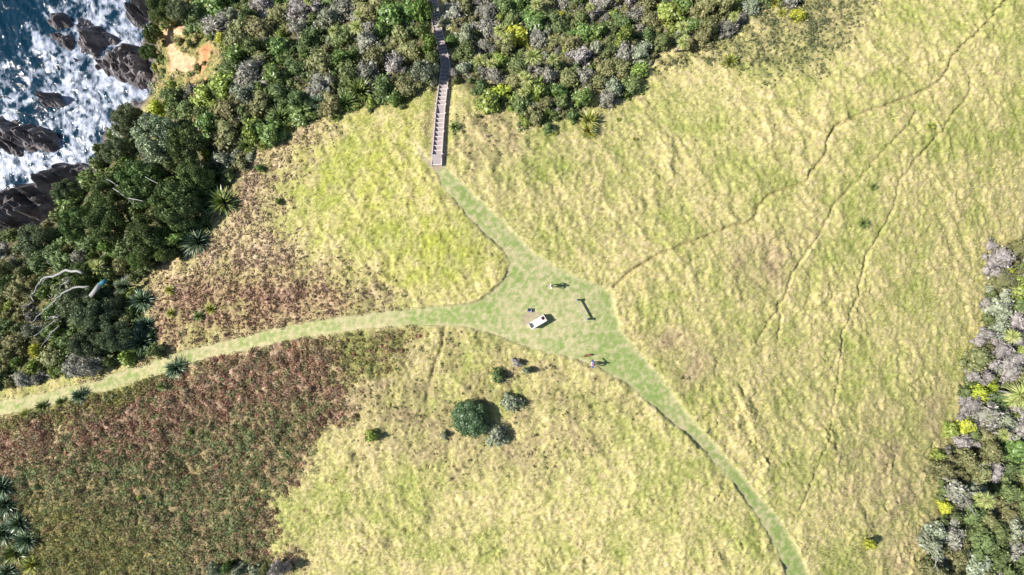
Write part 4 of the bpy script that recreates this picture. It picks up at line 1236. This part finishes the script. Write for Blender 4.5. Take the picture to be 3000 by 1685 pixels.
fill('slope', (15, 52), .58, {'grey': .13, 'dark': .30, 'mid': .15, 'bright': .10, 'silver': .06, 'olive': .28, 'yellow': .012, 'mauve': .05}, .85, 9000, 1)
fill('upper', (13, 42), .58, {'grey': .15, 'dark': .28, 'mid': .10, 'bright': .10, 'silver': .10, 'olive': .28, 'yellow': .015, 'mauve': .06}, .85, 10000, 2)
fill('edge', (14, 50), .58, {'grey': .16, 'dark': .18, 'mid': .08, 'bright': .06, 'silver': .14, 'olive': .30, 'yellow': .02, 'mauve': .15}, .85, 8000, 3)
fill('cliff', (18, 40), .60, {'dark': .28, 'mid': .24, 'bright': .06, 'grey': .12, 'olive': .24, 'silver': .06}, 1.1, 6000, 4)
fill('grove', (20, 40), .62, {'dark': .4, 'mid': .3, 'olive': .2, 'silver': .1}, 1.3, 5000, 5)
for u, v, r, k in [(560, 130, 14, 'dark'), (548, 95, 16, 'mid'), (530, 120, 12, 'olive'), (575, 195, 14, 'dark'), (470, 170, 17, 'mid'), (455, 200, 15, 'bright'), (475, 205, 14, 'dark'),
                   (600, 245, 14, 'olive'), (560, 255, 18, 'olive'), (530, 285, 20, 'olive'), (500, 250, 18, 'bright'), (505, 310, 20, 'dark'), (560, 310, 20, 'olive'), (590, 285, 16, 'dark'),
                   (640, 230, 20, 'dark'), (620, 110, 16, 'mid'), (600, 90, 16, 'bright'), (575, 110, 12, 'olive'), (598, 185, 9, 'dark'), (450, 250, 14, 'silver'),
                   (1265, 262, 8, 'olive'), (1400, 340, 10, 'olive'), (1085, 325, 12, 'dark'), (1180, 315, 13, 'dark')]:
    put_shrub(u, v, r, k)

# past the 300 largest the small gap fillers are one mass of undergrowth
SHR.sort(key=lambda t: -t[3])
n_named = sum(1 for o_ in COL.objects if o_.name.split('.')[0] == 'shrub' and 'label' in o_)
keep_n = max(0, 298 - n_named)
rest = SHR[keep_n:]; SHR = SHR[:keep_n]
LOW = {}
for ki, (kn, kd) in enumerate(KINDS.items()):
    r_ = np.random.default_rng(700 + ki)
    LOW[kn] = leaf_shell(shrub_lobes(r_, 6), 260, .13, kd['cols'], kd['p'], 720 + ki, core=.76, jit=.75, radj=(.78, 1.16))
VV, Q4, T3, CC = [], [], [], []
off = 0
for o_, u_, v_, rp_, k_ in rest:
    vv, ff, cc = LOW[k_]
    c_, s__ = math.cos(o_.rotation_euler.z), math.sin(o_.rotation_euler.z)
    w_ = vv * np.array(o_.scale)
    w_ = np.stack([w_[:, 0] * c_ - w_[:, 1] * s__, w_[:, 0] * s__ + w_[:, 1] * c_, w_[:, 2]], -1) + np.array(o_.location)
    VV.append(w_); Q4.append(ff[0] + off); T3.append(ff[1] + off); CC.append(cc * random.uniform(.8, 1.2)); off += len(vv)
    bpy.data.objects.remove(o_)
if VV:
    tag(link('undergrowth_foliage', newmesh('undergrowth_foliage', np.concatenate(VV), [np.concatenate(Q4), np.concatenate(T3)], M_LEAF, np.concatenate(CC))),
        'small mixed bushes filling the gaps of the dense bush', kind='stuff')
print('REST', len(rest))

# labels: kind, size, and the landmark each one stands next to, counted outwards where several do
SHORTL = {}


def short(lb):
    return lb


from collections import defaultdict
near_l = defaultdict(list)
SIDE = ['inland of', 'above', 'seaward of', 'below']
LN = []
for (a, b, w_) in LAND:
    w_ = w_ if w_.startswith('the ') else 'the ' + w_
    words_ = w_.split()
    LN.append((a, b, ' '.join(words_)))
def trim_landmark(w_):
    # keep at most seven words, cut at a connecting word so that it stays good English
    ws = w_.split()
    if len(ws) <= 6: return w_
    cut = 6
    while cut > 3 and ws[cut - 1] in ('the', 'a', 'of', 'and', 'in', 'on', 'at', 'by', 'to', 'above', 'below', 'beside', 'under', 'with', 'over', 'where', 'between', 'from', 'next', 'just',
                                      'near', 'among', 'first', 'cut', 'its', 'behind', 'out', 'along', 'standing', 'dry', 'dark', 'brown', 'lower', 'upper', 'path', 'directly', 'touching', 'tall', 'green', 'very', 'open', 'dense', 'coastal', 'russet', 'large', 'great', 'middle', 'whose', 'amid', 'yellow', 'pale', 'against', 'juts', 'meets', 'grass-side', 'two', 'straw', 'leaning', 'growing', 'round', 'close', 'light', 'forming'):
        cut -= 1
    return ' '.join(ws[:cut])
seen = {}
LN2 = []
for a, b, w_ in LN:
    t = trim_landmark(w_)
    if t in seen:                       # an ambiguous short form keeps its full text
        continue
    seen[t] = 1
    LN2.append((a, b, t))
for o, u, v, r, k in SHR:
    best = min(LN2, key=lambda L: (L[0] - u) ** 2 + (L[1] - v) ** 2)
    du, dv = u - best[0], v - best[1]
    s_ = (0 if du > 0 else 2) if abs(du) > abs(dv) else (3 if dv > 0 else 1)
    size = 'big' if r > 25 else ('small' if r < 15 else 'middling')
    near_l[(k, size, best[2], s_)].append((math.hypot(du, dv), o))
ORD = ['', 'second ', 'third ', 'fourth ', 'fifth ', 'sixth ', 'seventh ', 'eighth ', 'ninth ', 'tenth ']
for (k, size, lm, s_), L in near_l.items():
    L.sort(key=lambda t: t[0])
    for i, (dist, o) in enumerate(L):
        side = SIDE[s_]
        if lm.count('edge') or lm.count('far'):
            pass
        lab = f"{ORD[min(i, 9)]}{size} {KINDS[k]['word']} shrub {side} {lm}"
        tag(o, lab, 'shrub', f"{KINDS[k]['word']} shrubs of the bush")

# ------------------------------------------------------------------ dead branches and log
def zpath(pts, h, s=2.894, ox=0, oy=750):
    out = []
    for i, (a, b) in enumerate(pts):
        hh = h[i] if isinstance(h, (list, tuple)) else h
        u, v = ox + a / s, oy + b / s
        x, y, g, D = (t[0] for t in ground_at(u, v, hh))
        out.append((x, y, float(h_smooth(x, y)) + hh))
    return out


def branch(pts, rad, label, twigs=3, name='dead_branch', mat=None):
    o = np.array(pts[0])
    lp = [tuple(np.array(p) - o) for p in pts]
    # wobble
    fine = []
    for a, b in zip(lp[:-1], lp[1:]):
        for t in (0, .33, .66):
            p = np.array(a) * (1 - t) + np.array(b) * t
            fine.append(p + RNG.normal(0, .05, 3) * (t > 0))
    fine.append(np.array(lp[-1]))
    n = len(fine)
    rr = np.interp(np.linspace(0, 1, n), np.linspace(0, 1, len(rad)), rad) * .5
    e = empty(name, tuple(o))
    link('limb', tube_mesh('limb', [tube(fine, rr, 8)], mat or M_BONE), e)
    for i in range(twigs):
        k = random.randint(n // 3, n - 1)
        s = fine[k]
        d_ = np.array([random.uniform(-1, .4), random.uniform(-1, .6), random.uniform(-.2, .5)]) * random.uniform(.5, 1.1)
        link('twig', tube_mesh('twig', [tube([s, s + d_ * .5 + RNG.normal(0, .07, 3), s + d_], [rr[k] * .5, rr[k] * .35, .015], 5)], mat or M_BONE), e)
    tag(e, label, 'dead branch', 'bleached dead branches')


branch(zpath([(700, 145), (560, 120), (480, 160), (370, 185), (330, 240), (290, 310), (262, 340), (290, 385), (230, 420)], 4.6), [.28, .24, .18, .12, .04],
       'longest bleached dead branch arching over the coastal bush', 5)
branch(zpath([(750, 258), (620, 270), (520, 320), (470, 380), (400, 440), (330, 500), (280, 560)], [4.2, 4.4, 4.6, 4.6, 4.6, 4.5, 4.4]), [.2, .17, .12, .05],
       'second bleached branch running down beside the blue-ended log', 5)
branch(zpath([(590, 200), (510, 250), (500, 290)], 4.5), [.12, .08, .03], 'short pale branch stub between the two long dead ones', 1)
branch(zpath([(500, 510), (440, 515), (400, 512)], 4.6), [.11, .07, .03], 'short forked dead branch over the dusty trees', 2)
branch(zpath([(500, 590), (430, 650), (400, 710), (330, 790)], 4.6), [.12, .09, .07, .03], 'lowest dead branch pointing at the glowing yellow bush', 4)
branch(zpath([(480, 540), (400, 600), (310, 670)], 4.6), [.10, .07, .03], 'thin dead branch between the forked and lowest ones', 4)
branch(zpath([(900, 360), (1040, 440)], 4.3, oy=400), [.08, .04], 'pale bare limb showing through the middle of the grove', 3)
branch(zpath([(960, 440), (1080, 520), (1220, 550)], 4.3, oy=400), [.08, .12, .06], 'thick pale bare limb in the gap of the grove', 3)
branch(zpath([(1230, 340), (1340, 400), (1380, 420)], 4.4, oy=400), [.06, .05, .03], 'bleached twig crossing the rich green tree', 2)


def zp2(pts, h):
    return zpath(pts, h, 2.894, 2500, 700)


for pts, rad, lb in [
        ([(1210, 800), (1250, 850), (1280, 900)], [.06, .05, .03], 'pale curving stem beside the round cabbage head'),
        ([(1360, 260), (1210, 285)], [.05, .03], 'uppermost bare stem fanning from the edge bush'),
        ([(1370, 300), (1230, 300)], [.05, .03], 'second bare stem of the upper fan'),
        ([(1400, 340), (1280, 330)], [.05, .03], 'third bare stem of the upper fan'),
        ([(1420, 440), (1300, 430)], [.05, .03], 'upper bare stem of the middle fan'),
        ([(1430, 480), (1310, 465)], [.05, .03], 'lower bare stem of the middle fan'),
        ([(1400, 560), (1130, 545)], [.06, .03], 'long bare stem reaching out to the grass'),
        ([(1330, 180), (1400, 120)], [.05, .04], 'grey stem rising from the topmost edge shrubs'),
        ([(1300, 1320), (1200, 1340), (1130, 1350)], [.06, .05, .03], 'bare branch reaching from the largest cabbage tree'),
        ([(1260, 1420), (1150, 1370)], [.05, .03], 'lower bare branch under the largest cabbage tree'),
        ([(1447, 1080), (1330, 1020)], [.05, .03], 'bare twig fan at the picture edge, upper stick'),
        ([(1447, 1110), (1340, 1050)], [.05, .03], 'bare twig fan at the picture edge, lower stick'),
        ([(1150, 1640), (950, 1550)], [.06, .03], 'pale slanting branch above the lime dome shrub'),
        ([(1300, 1690), (1200, 1630)], [.05, .03], 'pale branch next to the fan-like cabbage tree'),
        ([(1070, 1910), (1180, 1920)], [.06, .04], 'bare white stick beside the mauve shrub'),
        ([(1050, 2350), (980, 2260), (930, 2170)], [.08, .06, .03], 'exposed pale stem of the shaggy cabbage tree, longest'),
        ([(1040, 2330), (950, 2250)], [.06, .03], 'exposed pale stem of the shaggy cabbage tree, shorter'),
        ([(720, 2690), (700, 2780), (740, 2850)], [.08, .06, .04], 'white dead stems at the lowest bush rim, main stem'),
        ([(720, 2700), (680, 2790)], [.06, .03], 'white dead stem branching at the lowest bush rim')]:
    branch(zp2(pts, 2.3), rad, lb, 2)

# the log with the turquoise end
P0 = zpath([(905, 205)], 4.0)[0]; P1 = zpath([(850, 240)], 4.1)[0]; P2 = zpath([(775, 340)], 4.0)[0]
e = empty('fallen_log', P1)
rel_ = lambda p: tuple(np.array(p) - np.array(P1))
link('log', tube_mesh('log', [tube([rel_(P1), rel_(P2)], [.24, .2], 10)], M_BONE), e)
link('painted_end', tube_mesh('painted_end', [tube([tuple(np.array(rel_(P0))), (0, 0, .02)], [.22, .22], 12)], M_TURQ), e)['label'] = 'turquoise painted end of the log'
tag(e, 'pale fallen log with a turquoise end lying among dark flaxes', 'log')

# ------------------------------------------------------------------ stairway
def box_between(p, q_, w, h, up=Vector((0, 0, 1))):
    """8-vertex bar from p to q, w wide, h high, top at the line"""
    p = Vector(p); q_ = Vector(q_); d_ = (q_ - p).normalized()
    s = d_.cross(up).normalized() * (w / 2)
    u_ = s.normalized().cross(d_) * h
    vs = [p - s, p + s, q_ + s, q_ - s]
    lo = [v_ - u_ for v_ in vs]
    return np.array([tuple(v_) for v_ in vs + lo]), np.array([(0, 1, 2, 3), (7, 6, 5, 4), (0, 4, 5, 1), (1, 5, 6, 2), (2, 6, 7, 3), (3, 7, 4, 0)])


def recalc(me):
    bm = bmesh.new(); bm.from_mesh(me); bmesh.ops.recalc_face_normals(bm, faces=bm.faces); bm.to_mesh(me); bm.free(); return me


def bar(name, p, q_, w, h, mat, parent, bev=0.0):
    v, f = box_between(p, q_, w, h)
    me = recalc(newmesh(name, v, f, mat))
    if bev:
        bm = bmesh.new(); bm.from_mesh(me)
        bmesh.ops.bevel(bm, geom=list(bm.edges), offset=bev, segments=1, affect='EDGES'); bm.to_mesh(me); bm.free()
    return link(name, me, parent)


st = empty('stairway', (0, 0, 0))
tag(st, 'long timber-edged gravel stairway descending from the path into the bush', 'stairs')
SW = .09
for i in range(len(STEPS) - 1):
    (l0, r0, z0), (l1, r1, z1) = STAIR_XY[i], STAIR_XY[i + 1]
    # the cell between board i (uphill) and i+1 (downhill) is level with the downhill board
    zt = z1 if i > 0 else PADZ[0]
    a, b = Vector((*l0, zt)), Vector((*r0, zt)); c, d_ = Vector((*r1, zt)), Vector((*l1, zt))
    dn_ = Vector((0, 0, -.25)); dz = Vector((0, 0, -.03))
    vs = [tuple(p + dz) for p in (a, b, c, d_)] + [tuple(p + dn_) for p in (a, b, c, d_)]
    me = recalc(newmesh('tread', vs, [(0, 1, 2, 3), (7, 6, 5, 4), (0, 4, 5, 1), (1, 5, 6, 2), (2, 6, 7, 3), (3, 7, 4, 0)], M_GRAVEL))
    link('tread', me, st)
for i, (l, r, z) in enumerate(STAIR_XY):
    lv, rv = Vector((*l, z + .02)), Vector((*r, z + .02))
    dd = (rv - lv).normalized() * .03
    bar('riser_board', lv + dd, rv - dd, .055, .36, M_BOARD, st)
runs = [(0, 1), (1, 10), (10, 11), (11, 21), (21, 22), (22, 32), (32, 33), (33, len(STEPS) - 1)]
for a, b in runs:
    for k in (0, 1):
        p = Vector((*STAIR_XY[a][k], STAIR_XY[a][2] + .09)); q_ = Vector((*STAIR_XY[b][k], STAIR_XY[b][2] + .09))
        if a in (1, 11, 22, 33):
            p.z += .02
        bar('side_board', p, q_, .052, .42, M_BOARD, st)
for a in [1, 6, 10, 11, 15, 20, 22, 27, 32, 33]:
    for k, sgn in ((0, -1), (1, 1)):
        x, y = STAIR_XY[a][k]; z = STAIR_XY[a][2]
        bar('post', (x + sgn * .085, y, z + .18), (x + sgn * .085, y + .09, z + .18), .09, .6, M_BOARD, st)

# ------------------------------------------------------------------ bench
def P(u, v, z=0.0):
    x, y, g, D = (a[0] for a in ground_at(u, v, z))
    return Vector((x, y, g + z))


def frame_at(pxy, name, rz):
    x, y, g, D = (a[0] for a in ground_at(*pxy, 0))
    return empty(name, (x, y, g), rz)


def cuboid(name, cx, cy, cz, sx_, sy_, sz_, mat, parent, bev=.008, rot=None):
    bm = bmesh.new(); bmesh.ops.create_cube(bm, size=1)
    for v in bm.verts: v.co = Vector((v.co.x * sx_, v.co.y * sy_, v.co.z * sz_))
    if bev: bmesh.ops.bevel(bm, geom=list(bm.edges), offset=bev, segments=2, affect='EDGES')
    me = bpy.data.meshes.new(name); bm.to_mesh(me); bm.free(); me.materials.append(mat)
    return link(name, me, parent, loc=(cx, cy, cz), rot=rot)


# seen from above the bench runs lower left to upper right and faces the upper left; local x along it, local y towards its back
bl = P(1551, 957); brr = P(1600, 929)
alen = 1.72
bang = math.atan2(.50, .865)
bc_ = P(1573, 941)
bench = empty('bench', (bc_.x, bc_.y, bc_.z), bang)
tag(bench, 'bleached white timber bench with high solid back and ends on the mown crest', 'bench')
for k in range(3):
    cuboid('seat_plank', 0, .13 - k * .165, .45, 1.62, .155, .05, M_BENCH, bench)
for k in range(5):
    cuboid('back_plank', 0, -.30 - .035 * (k > 2), .12 + k * .19, 1.62, .05, .175, M_BENCH, bench, rot=(0, 0, 0))
for sgn in (-1, 1):
    for k in range(3):
        cuboid('end_plank', sgn * .84, .18 - k * .205, .46, .055, .20, .92 - (.1 if k == 0 else 0), M_BENCH, bench)
cuboid('front_board', 0, .215, .30, 1.62, .04, .24, M_BENCH, bench)
cuboid('top_rail', 0, -.335, 1.015, 1.74, .10, .045, M_BENCH, bench)
# dark bundle lying on the seat's far end
bm = bmesh.new(); bmesh.ops.create_icosphere(bm, subdivisions=3, radius=1)
for v in bm.verts:
    n_ = 1 + .18 * math.sin(5 * v.co.x + 2) * math.cos(4 * v.co.y) + .08 * math.sin(9 * v.co.z)
    v.co = Vector((v.co.x * .15 * n_, v.co.y * .18 * n_, max(v.co.z, -.7) * .11 * n_))
me = bpy.data.meshes.new('bag'); bm.to_mesh(me); bm.free(); me.materials.append(M_MAROON)
bagp = bench.matrix_basis @ Vector((.64, .02, .56))
bm = bmesh.new()
bag = empty('bag', Vector((bc_.x, bc_.y, bc_.z + .475)) + Vector((math.cos(bang) * .64, math.sin(bang) * .64, 0)), bang)
link('bag_body', me, bag, loc=(0, 0, .07))
link('handle', tube_mesh('handle', [tube([(-.07, 0, .13), (-.03, 0, .22), (.03, 0, .22), (.07, 0, .13)], [.012] * 4, 6)], M_MAROON), bag)
tag(bag, 'dark maroon soft bag lying at the upper end of the bench seat', 'bag')

# low barrier: two capped posts with one board on edge
pa, pb = P(1685.5, 879), P(1715.5, 935)
bar_e = empty('barrier', tuple(pa), math.atan2(pb.y - pa.y, pb.x - pa.x))
LB = math.hypot(pb.x - pa.x, pb.y - pa.y)
for xx in (0, LB):
    cuboid('post', xx, 0, .40, .14, .14, .84, M_POST, bar_e, .012)
    cuboid('post_cap', xx, 0, .84, .22, .22, .05, M_POST, bar_e, .01)
    cuboid('cap_block', xx, 0, .885, .12, .12, .04, M_POST, bar_e, .008)
cuboid('rail', LB / 2, 0, .64, LB - .16, .045, .27, M_POST, bar_e, .006)
tag(bar_e, 'low grey timber barrier of two posts and one board on the mown crest', 'barrier')

# equipment case on the grass
cs = P(1551.5, 909)
case = empty('camera_case', tuple(cs), math.radians(-4))
cuboid('case_body', 0, 0, .15, .40, .34, .30, M_NAVY, case, .035)
cuboid('lid', 0, .01, .315, .385, .325, .045, M_NAVY, case, .018)
cuboid('latch', -.09, -.12, .345, .07, .05, .02, M_SILV, case, .006)
cuboid('latch', .08, -.125, .345, .11, .07, .02, M_SILV, case, .006)
cuboid('lid_trim', .165, 0, .342, .03, .26, .014, M_SILV, case, .004)
link('handle', tube_mesh('handle', [tube([(-.08, .03, .335), (-.06, .03, .375), (.06, .03, .375), (.08, .03, .335)], [.012] * 4, 6)], M_NAVY), case)
cuboid('strap', .33, .21, .05, .22, .045, .015, M_GREENS, case, .004, rot=(0, 0, -.1))
tag(case, 'dark navy equipment case with pale latches and green strap above the bench', 'case')


# ------------------------------------------------------------------ people and dog
def skinned(name, joints, edges, mat, parent=None, root=0, sub=2, loc=None):
    bm = bmesh.new(); lay = bm.verts.layers.skin.verify()
    vs = []
    for i, j in enumerate(joints):
        v = bm.verts.new(j[0]); r = j[1]
        v[lay].radius = (r, r) if not isinstance(r, tuple) else r
        v[lay].use_root = (i == root)
        vs.append(v)
    for a, b in edges: bm.edges.new((vs[a], vs[b]))
    me = bpy.data.meshes.new(name); bm.to_mesh(me); bm.free(); me.materials.append(mat)
    o_ = link(name, me, parent, loc=loc)
    m1 = o_.modifiers.new('skin', 'SKIN'); m1.use_smooth_shade = True
    m2 = o_.modifiers.new('sub', 'SUBSURF'); m2.levels = sub; m2.render_levels = sub
    return o_


M_SKIN = material('skin', .6, .35, (.52, .31, .22), var=.05, vscale=10)
M_HAIRD = material('dark_brown_hair', .5, .4, (.035, .018, .014), var=.3, vscale=60)
M_HAIRR = material('auburn_hair', .5, .4, (.26, .10, .055), var=.3, vscale=60)
M_WHITE = material('white_cotton', .85, .2, (.80, .80, .80), var=.05, vscale=12, bump=.2, bscale=25)
M_BLUE = material('blue_jacket', .7, .3, (.055, .10, .42), var=.15, vscale=14, bump=.2, bscale=25)
M_LILAC = material('pale_lilac_cloth', .8, .2, (.42, .44, .62), var=.1, vscale=14)
M_PALE = material('white_trousers', .85, .2, (.78, .76, .78), var=.05, vscale=12)
M_SHORT = material('stone_shorts', .85, .2, (.52, .48, .42), var=.1, vscale=12)
M_SHOE = material('dark_shoe', .6, .3, (.06, .05, .05), var=.1, vscale=20)
M_EYE = material('eye', .3, .5, (.03, .02, .02), var=.05, vscale=20)
M_DOG = material('red_brown_fur', .8, .2, (.24, .085, .045), var=.25, vscale=25, bump=.4, bscale=60)
M_DOGW = material('white_fur', .8, .2, (.75, .68, .64), var=.08, vscale=25, bump=.3, bscale=60)
M_BLACK = material('black_plastic', .5, .4, (.02, .02, .022), var=.1, vscale=20)


def hand(body_pts, body_edges, wrist_i, wrist, fwd, side, up):
    """palm and five fingers as skin chains rooted at the wrist joint"""
    fwd, side, up = Vector(fwd).normalized(), Vector(side).normalized(), Vector(up).normalized()
    w = Vector(wrist)
    palm = len(body_pts)
    body_pts.append((tuple(w + fwd * .055), .026)); body_edges.append((wrist_i, palm))
    for k, (off, ln) in enumerate([(-.027, .062), (-.009, .072), (.009, .068), (.027, .052)]):
        b0 = len(body_pts)
        body_pts.append((tuple(w + fwd * .09 + side * off), .0095)); body_edges.append((palm, b0))
        body_pts.append((tuple(w + fwd * (.09 + ln * .55) + side * off * 1.1 - up * .012), .0085)); body_edges.append((b0, b0 + 1))
        body_pts.append((tuple(w + fwd * (.09 + ln * .8) + side * off * 1.1 - up * .035), .0075)); body_edges.append((b0 + 1, b0 + 2))
    b0 = len(body_pts)
    body_pts.append((tuple(w + fwd * .04 - side * .042 - up * .008), .011)); body_edges.append((palm, b0))
    body_pts.append((tuple(w + fwd * .075 - side * .058 - up * .02), .009)); body_edges.append((b0, b0 + 1))


def person(px, heading, arms, mats, label, hair='short', feet=((.02, .12), (-.04, -.11)), hat=None):
    """local +x is where the person faces; arms: for side +1 (left) and -1 (right): elbow and wrist positions"""
    x, y, g, D = (a[0] for a in ground_at(*px, 0))
    e = empty('person', (x, y, g), heading)
    skin_, top_, leg_, hair_ = mats
    J = [((0, 0, .93), .115), ((0, 0, 1.12), .115), ((.01, 0, 1.32), .125), ((0, 0, 1.44), .075), ((.015, 0, 1.51), .055), ((.03, 0, 1.60), (.085, .078)), ((.02, 0, 1.68), (.09, .078))]
    E = [(0, 1), (1, 2), (2, 3), (3, 4), (4, 5), (5, 6)]
    for s, (fx, fy) in zip((1, -1), feet):
        h_ = len(J)
        J += [((0, s * .095, .86), .085), ((fx * .5 + .03, s * .10, .48), .058), ((fx, fy if fy * s > 0 else s * .1, .09), .04), ((fx + .14, (fy if fy * s > 0 else s * .1) + s * .02, .035), .035)]
        E += [(0, h_), (h_, h_ + 1), (h_ + 1, h_ + 2), (h_ + 2, h_ + 3)]
    AR = {}
    for s in (1, -1):
        sh = len(J); el, wr = arms[s]
        J += [((0, s * .185, 1.40), .055), (el, .042), (wr, .029)]
        E += [(3, sh), (sh, sh + 1), (sh + 1, sh + 2)]
        AR[s] = (el, wr)
        f = Vector(wr) - Vector(el)
        sd_ = Vector((0, s, 0)) if abs(f.normalized().y) < .9 else Vector((1, 0, 0))
        sd_ = (sd_ - f.normalized() * sd_.dot(f.normalized())).normalized()
        hand(J, E, sh + 2, wr, f, sd_, Vector((0, 0, 1)) if abs(f.normalized().z) < .9 else Vector((-1, 0, 0)))
    skinned('body', J, E, skin_, e, 0, 1)
    # garments follow the body, a little larger
    T = [((0, 0, .90), .15), ((0, 0, 1.12), .145), ((.01, 0, 1.32), .155), ((0, 0, 1.42), .10)]
    TE = [(0, 1), (1, 2), (2, 3)]
    for s in (1, -1):
        el, wr = AR[s]; i = len(T)
        sh = Vector((0, s * .185, 1.40))
        long_ = mats[1] is M_BLUE
        T += [(tuple(sh), .078), (tuple(sh.lerp(Vector(el), .75)), .064)]
        TE += [(3, i), (i, i + 1)]
        if long_:
            T += [(el, .06), (tuple(Vector(el).lerp(Vector(wr), .9)), .045)]
            TE += [(i + 1, i + 2), (i + 2, i + 3)]
    skinned('jacket' if mats[1] is M_BLUE else 'shirt', T, TE, top_, e, 0, 2)
    L_ = [((0, 0, .90), .13)]; LE = []
    for s, (fx, fy) in zip((1, -1), feet):
        i = len(L_)
        L_ += [((0, s * .10, .80), .105), ((fx * .5 + .03, s * .102, .50), .08)]
        LE += [(0, i), (i, i + 1)]
        if leg_ is M_PALE:
            L_ += [((fx, fy if fy * s > 0 else s * .1, .12), .062)]; LE += [(i + 1, i + 2)]
    skinned('trousers' if leg_ is M_PALE else 'shorts', L_, LE, leg_, e, 0, 1)
    for s, (fx, fy) in zip((1, -1), feet):
        yy = fy if fy * s > 0 else s * .1
        skinned('shoe', [((fx - .03, yy, .045), .045), ((fx + .08, yy + s * .01, .042), .045), ((fx + .17, yy + s * .02, .035), .036)], [(0, 1), (1, 2)], M_SHOE, e, 0, 1)
    # head details
    bm = bmesh.new(); bmesh.ops.create_icosphere(bm, subdivisions=3, radius=1)
    for v in bm.verts:
        c = v.co.copy()
        cut = (c.x > .35 and c.z < .35)
        v.co = Vector((c.x * .112 - .012, c.y * .094, c.z * .115)) if not cut else Vector((c.x * .06, c.y * .085, c.z * .1))
        if c.z < -.3 and c.x < 0 and hair == 'long':
            v.co.z -= .14; v.co.x -= .02
    me = bpy.data.meshes.new('hair'); bm.to_mesh(me); bm.free(); me.materials.append(hair_)
    for p in me.polygons: p.use_smooth = True
    link('hair', me, e, loc=(.01, 0, 1.665))
    for s in (1, -1):
        bm = bmesh.new(); bmesh.ops.create_uvsphere(bm, u_segments=8, v_segments=6, radius=.012)
        me = bpy.data.meshes.new('eye'); bm.to_mesh(me); bm.free(); me.materials.append(M_EYE)
        link('eye', me, e, loc=(.105, s * .032, 1.635))
        bm = bmesh.new(); bmesh.ops.create_uvsphere(bm, u_segments=8, v_segments=6, radius=.028)
        for v in bm.verts: v.co.y *= .4
        me = bpy.data.meshes.new('ear'); bm.to_mesh(me); bm.free(); me.materials.append(skin_)
        link('ear', me, e, loc=(.02, s * .085, 1.61))
    bm = bmesh.new(); bmesh.ops.create_cone(bm, segments=8, radius1=.018, radius2=.006, depth=.05, cap_ends=True)
    me = bpy.data.meshes.new('nose'); bm.to_mesh(me); bm.free(); me.materials.append(skin_)
    link('nose', me, e, loc=(.118, 0, 1.605))
    cuboid('mouth', .108, 0, 1.565, .012, .045, .01, M_MAROON, e, .002)
    tag(e, label, 'person', 'people on the mown crest')
    LANDP.append(e)
    return e


LANDP = []
p1 = person((1613, 838), math.pi, {1: ((.05, .27, 1.17), (.27, .13, 1.14)), -1: ((.05, -.27, 1.17), (.27, -.13, 1.14))}, (M_SKIN, M_WHITE, M_SHORT, M_HAIRD),
            'person in a white T-shirt standing alone, holding a controller with both hands')
ct = empty('controller', tuple(Vector(p1.location) + Vector((-.36, 0, 1.13))), math.pi)
cuboid('controller_body', 0, 0, 0, .12, .20, .05, M_WHITE, ct, .015)
cuboid('screen', .07, 0, .05, .015, .17, .10, M_BLACK, ct, .004, rot=(0, -.5, 0))
for s in (1, -1):
    cuboid('stick', 0, s * .06, .035, .012, .012, .03, M_BLACK, ct, .002)
tag(ct, 'white remote controller held by the person in white', 'controller')
p2 = person((1732.5, 1064), math.radians(172), {-1: ((.10, -.44, 1.16), (.24, -.40, 1.42)), 1: ((-.03, .26, 1.12), (.06, .30, .88))}, (M_SKIN, M_BLUE, M_PALE, M_HAIRR),
            'person in a blue jacket and white trousers at the path edge, one forearm raised', 'long')

x, y, g, D = (a[0] for a in ground_at(1722, 1042, .3))
dog = empty('dog', (x, y, g), math.radians(192))
J = [((-.22, 0, .36), .085), ((-.05, 0, .36), .085), ((.14, 0, .37), .105), ((.25, 0, .44), .065), ((.33, 0, .53), .062), ((.41, 0, .51), .038), ((.46, 0, .50), .026),
     ((-.30, 0, .40), .035), ((-.38, 0, .47), .018), ((-.46, 0, .50), .01)]
E = [(0, 1), (1, 2), (2, 3), (3, 4), (4, 5), (5, 6), (0, 7), (7, 8), (8, 9)]
for s, sw in ((1, .04), (-1, -.03)):
    i = len(J)
    J += [((.17, s * .07, .30), .045), ((.16 + sw, s * .075, .16), .026), ((.17 + sw, s * .075, .05), .02), ((.20 + sw, s * .075, .018), .022)]
    E += [(2, i), (i, i + 1), (i + 1, i + 2), (i + 2, i + 3)]
    i = len(J)
    J += [((-.23, s * .07, .30), .055), ((-.17 - sw, s * .075, .21), .038), ((-.27 - sw, s * .075, .12), .021), ((-.25 - sw, s * .075, .04), .019), ((-.21 - sw, s * .075, .018), .021)]
    E += [(0, i), (i, i + 1), (i + 1, i + 2), (i + 2, i + 3), (i + 3, i + 4)]
skinned('body', J, E, M_DOG, dog, 1, 2)
skinned('saddle_patch', [((-.17, 0, .40), .062), ((-.10, .01, .402), .064)], [(0, 1)], M_DOGW, dog, 0, 2)
skinned('shoulder_patch', [((.20, -.03, .43), .05), ((.26, -.035, .46), .04)], [(0, 1)], M_DOGW, dog, 0, 2)
for s in (1, -1):
    skinned('ear', [((.31, s * .055, .57), .02), ((.30, s * .085, .52), .024), ((.31, s * .09, .47), .014)], [(0, 1), (1, 2)], M_DOG, dog, 0, 1)
    bm = bmesh.new(); bmesh.ops.create_uvsphere(bm, u_segments=8, v_segments=6, radius=.009)
    me = bpy.data.meshes.new('eye'); bm.to_mesh(me); bm.free(); me.materials.append(M_EYE)
    link('eye', me, dog, loc=(.375, s * .03, .545))
tag(dog, 'small red-brown and white dog standing beside the person in blue', 'dog')
print('SHRUBS', len(SHR), 'objects', len(S.objects))
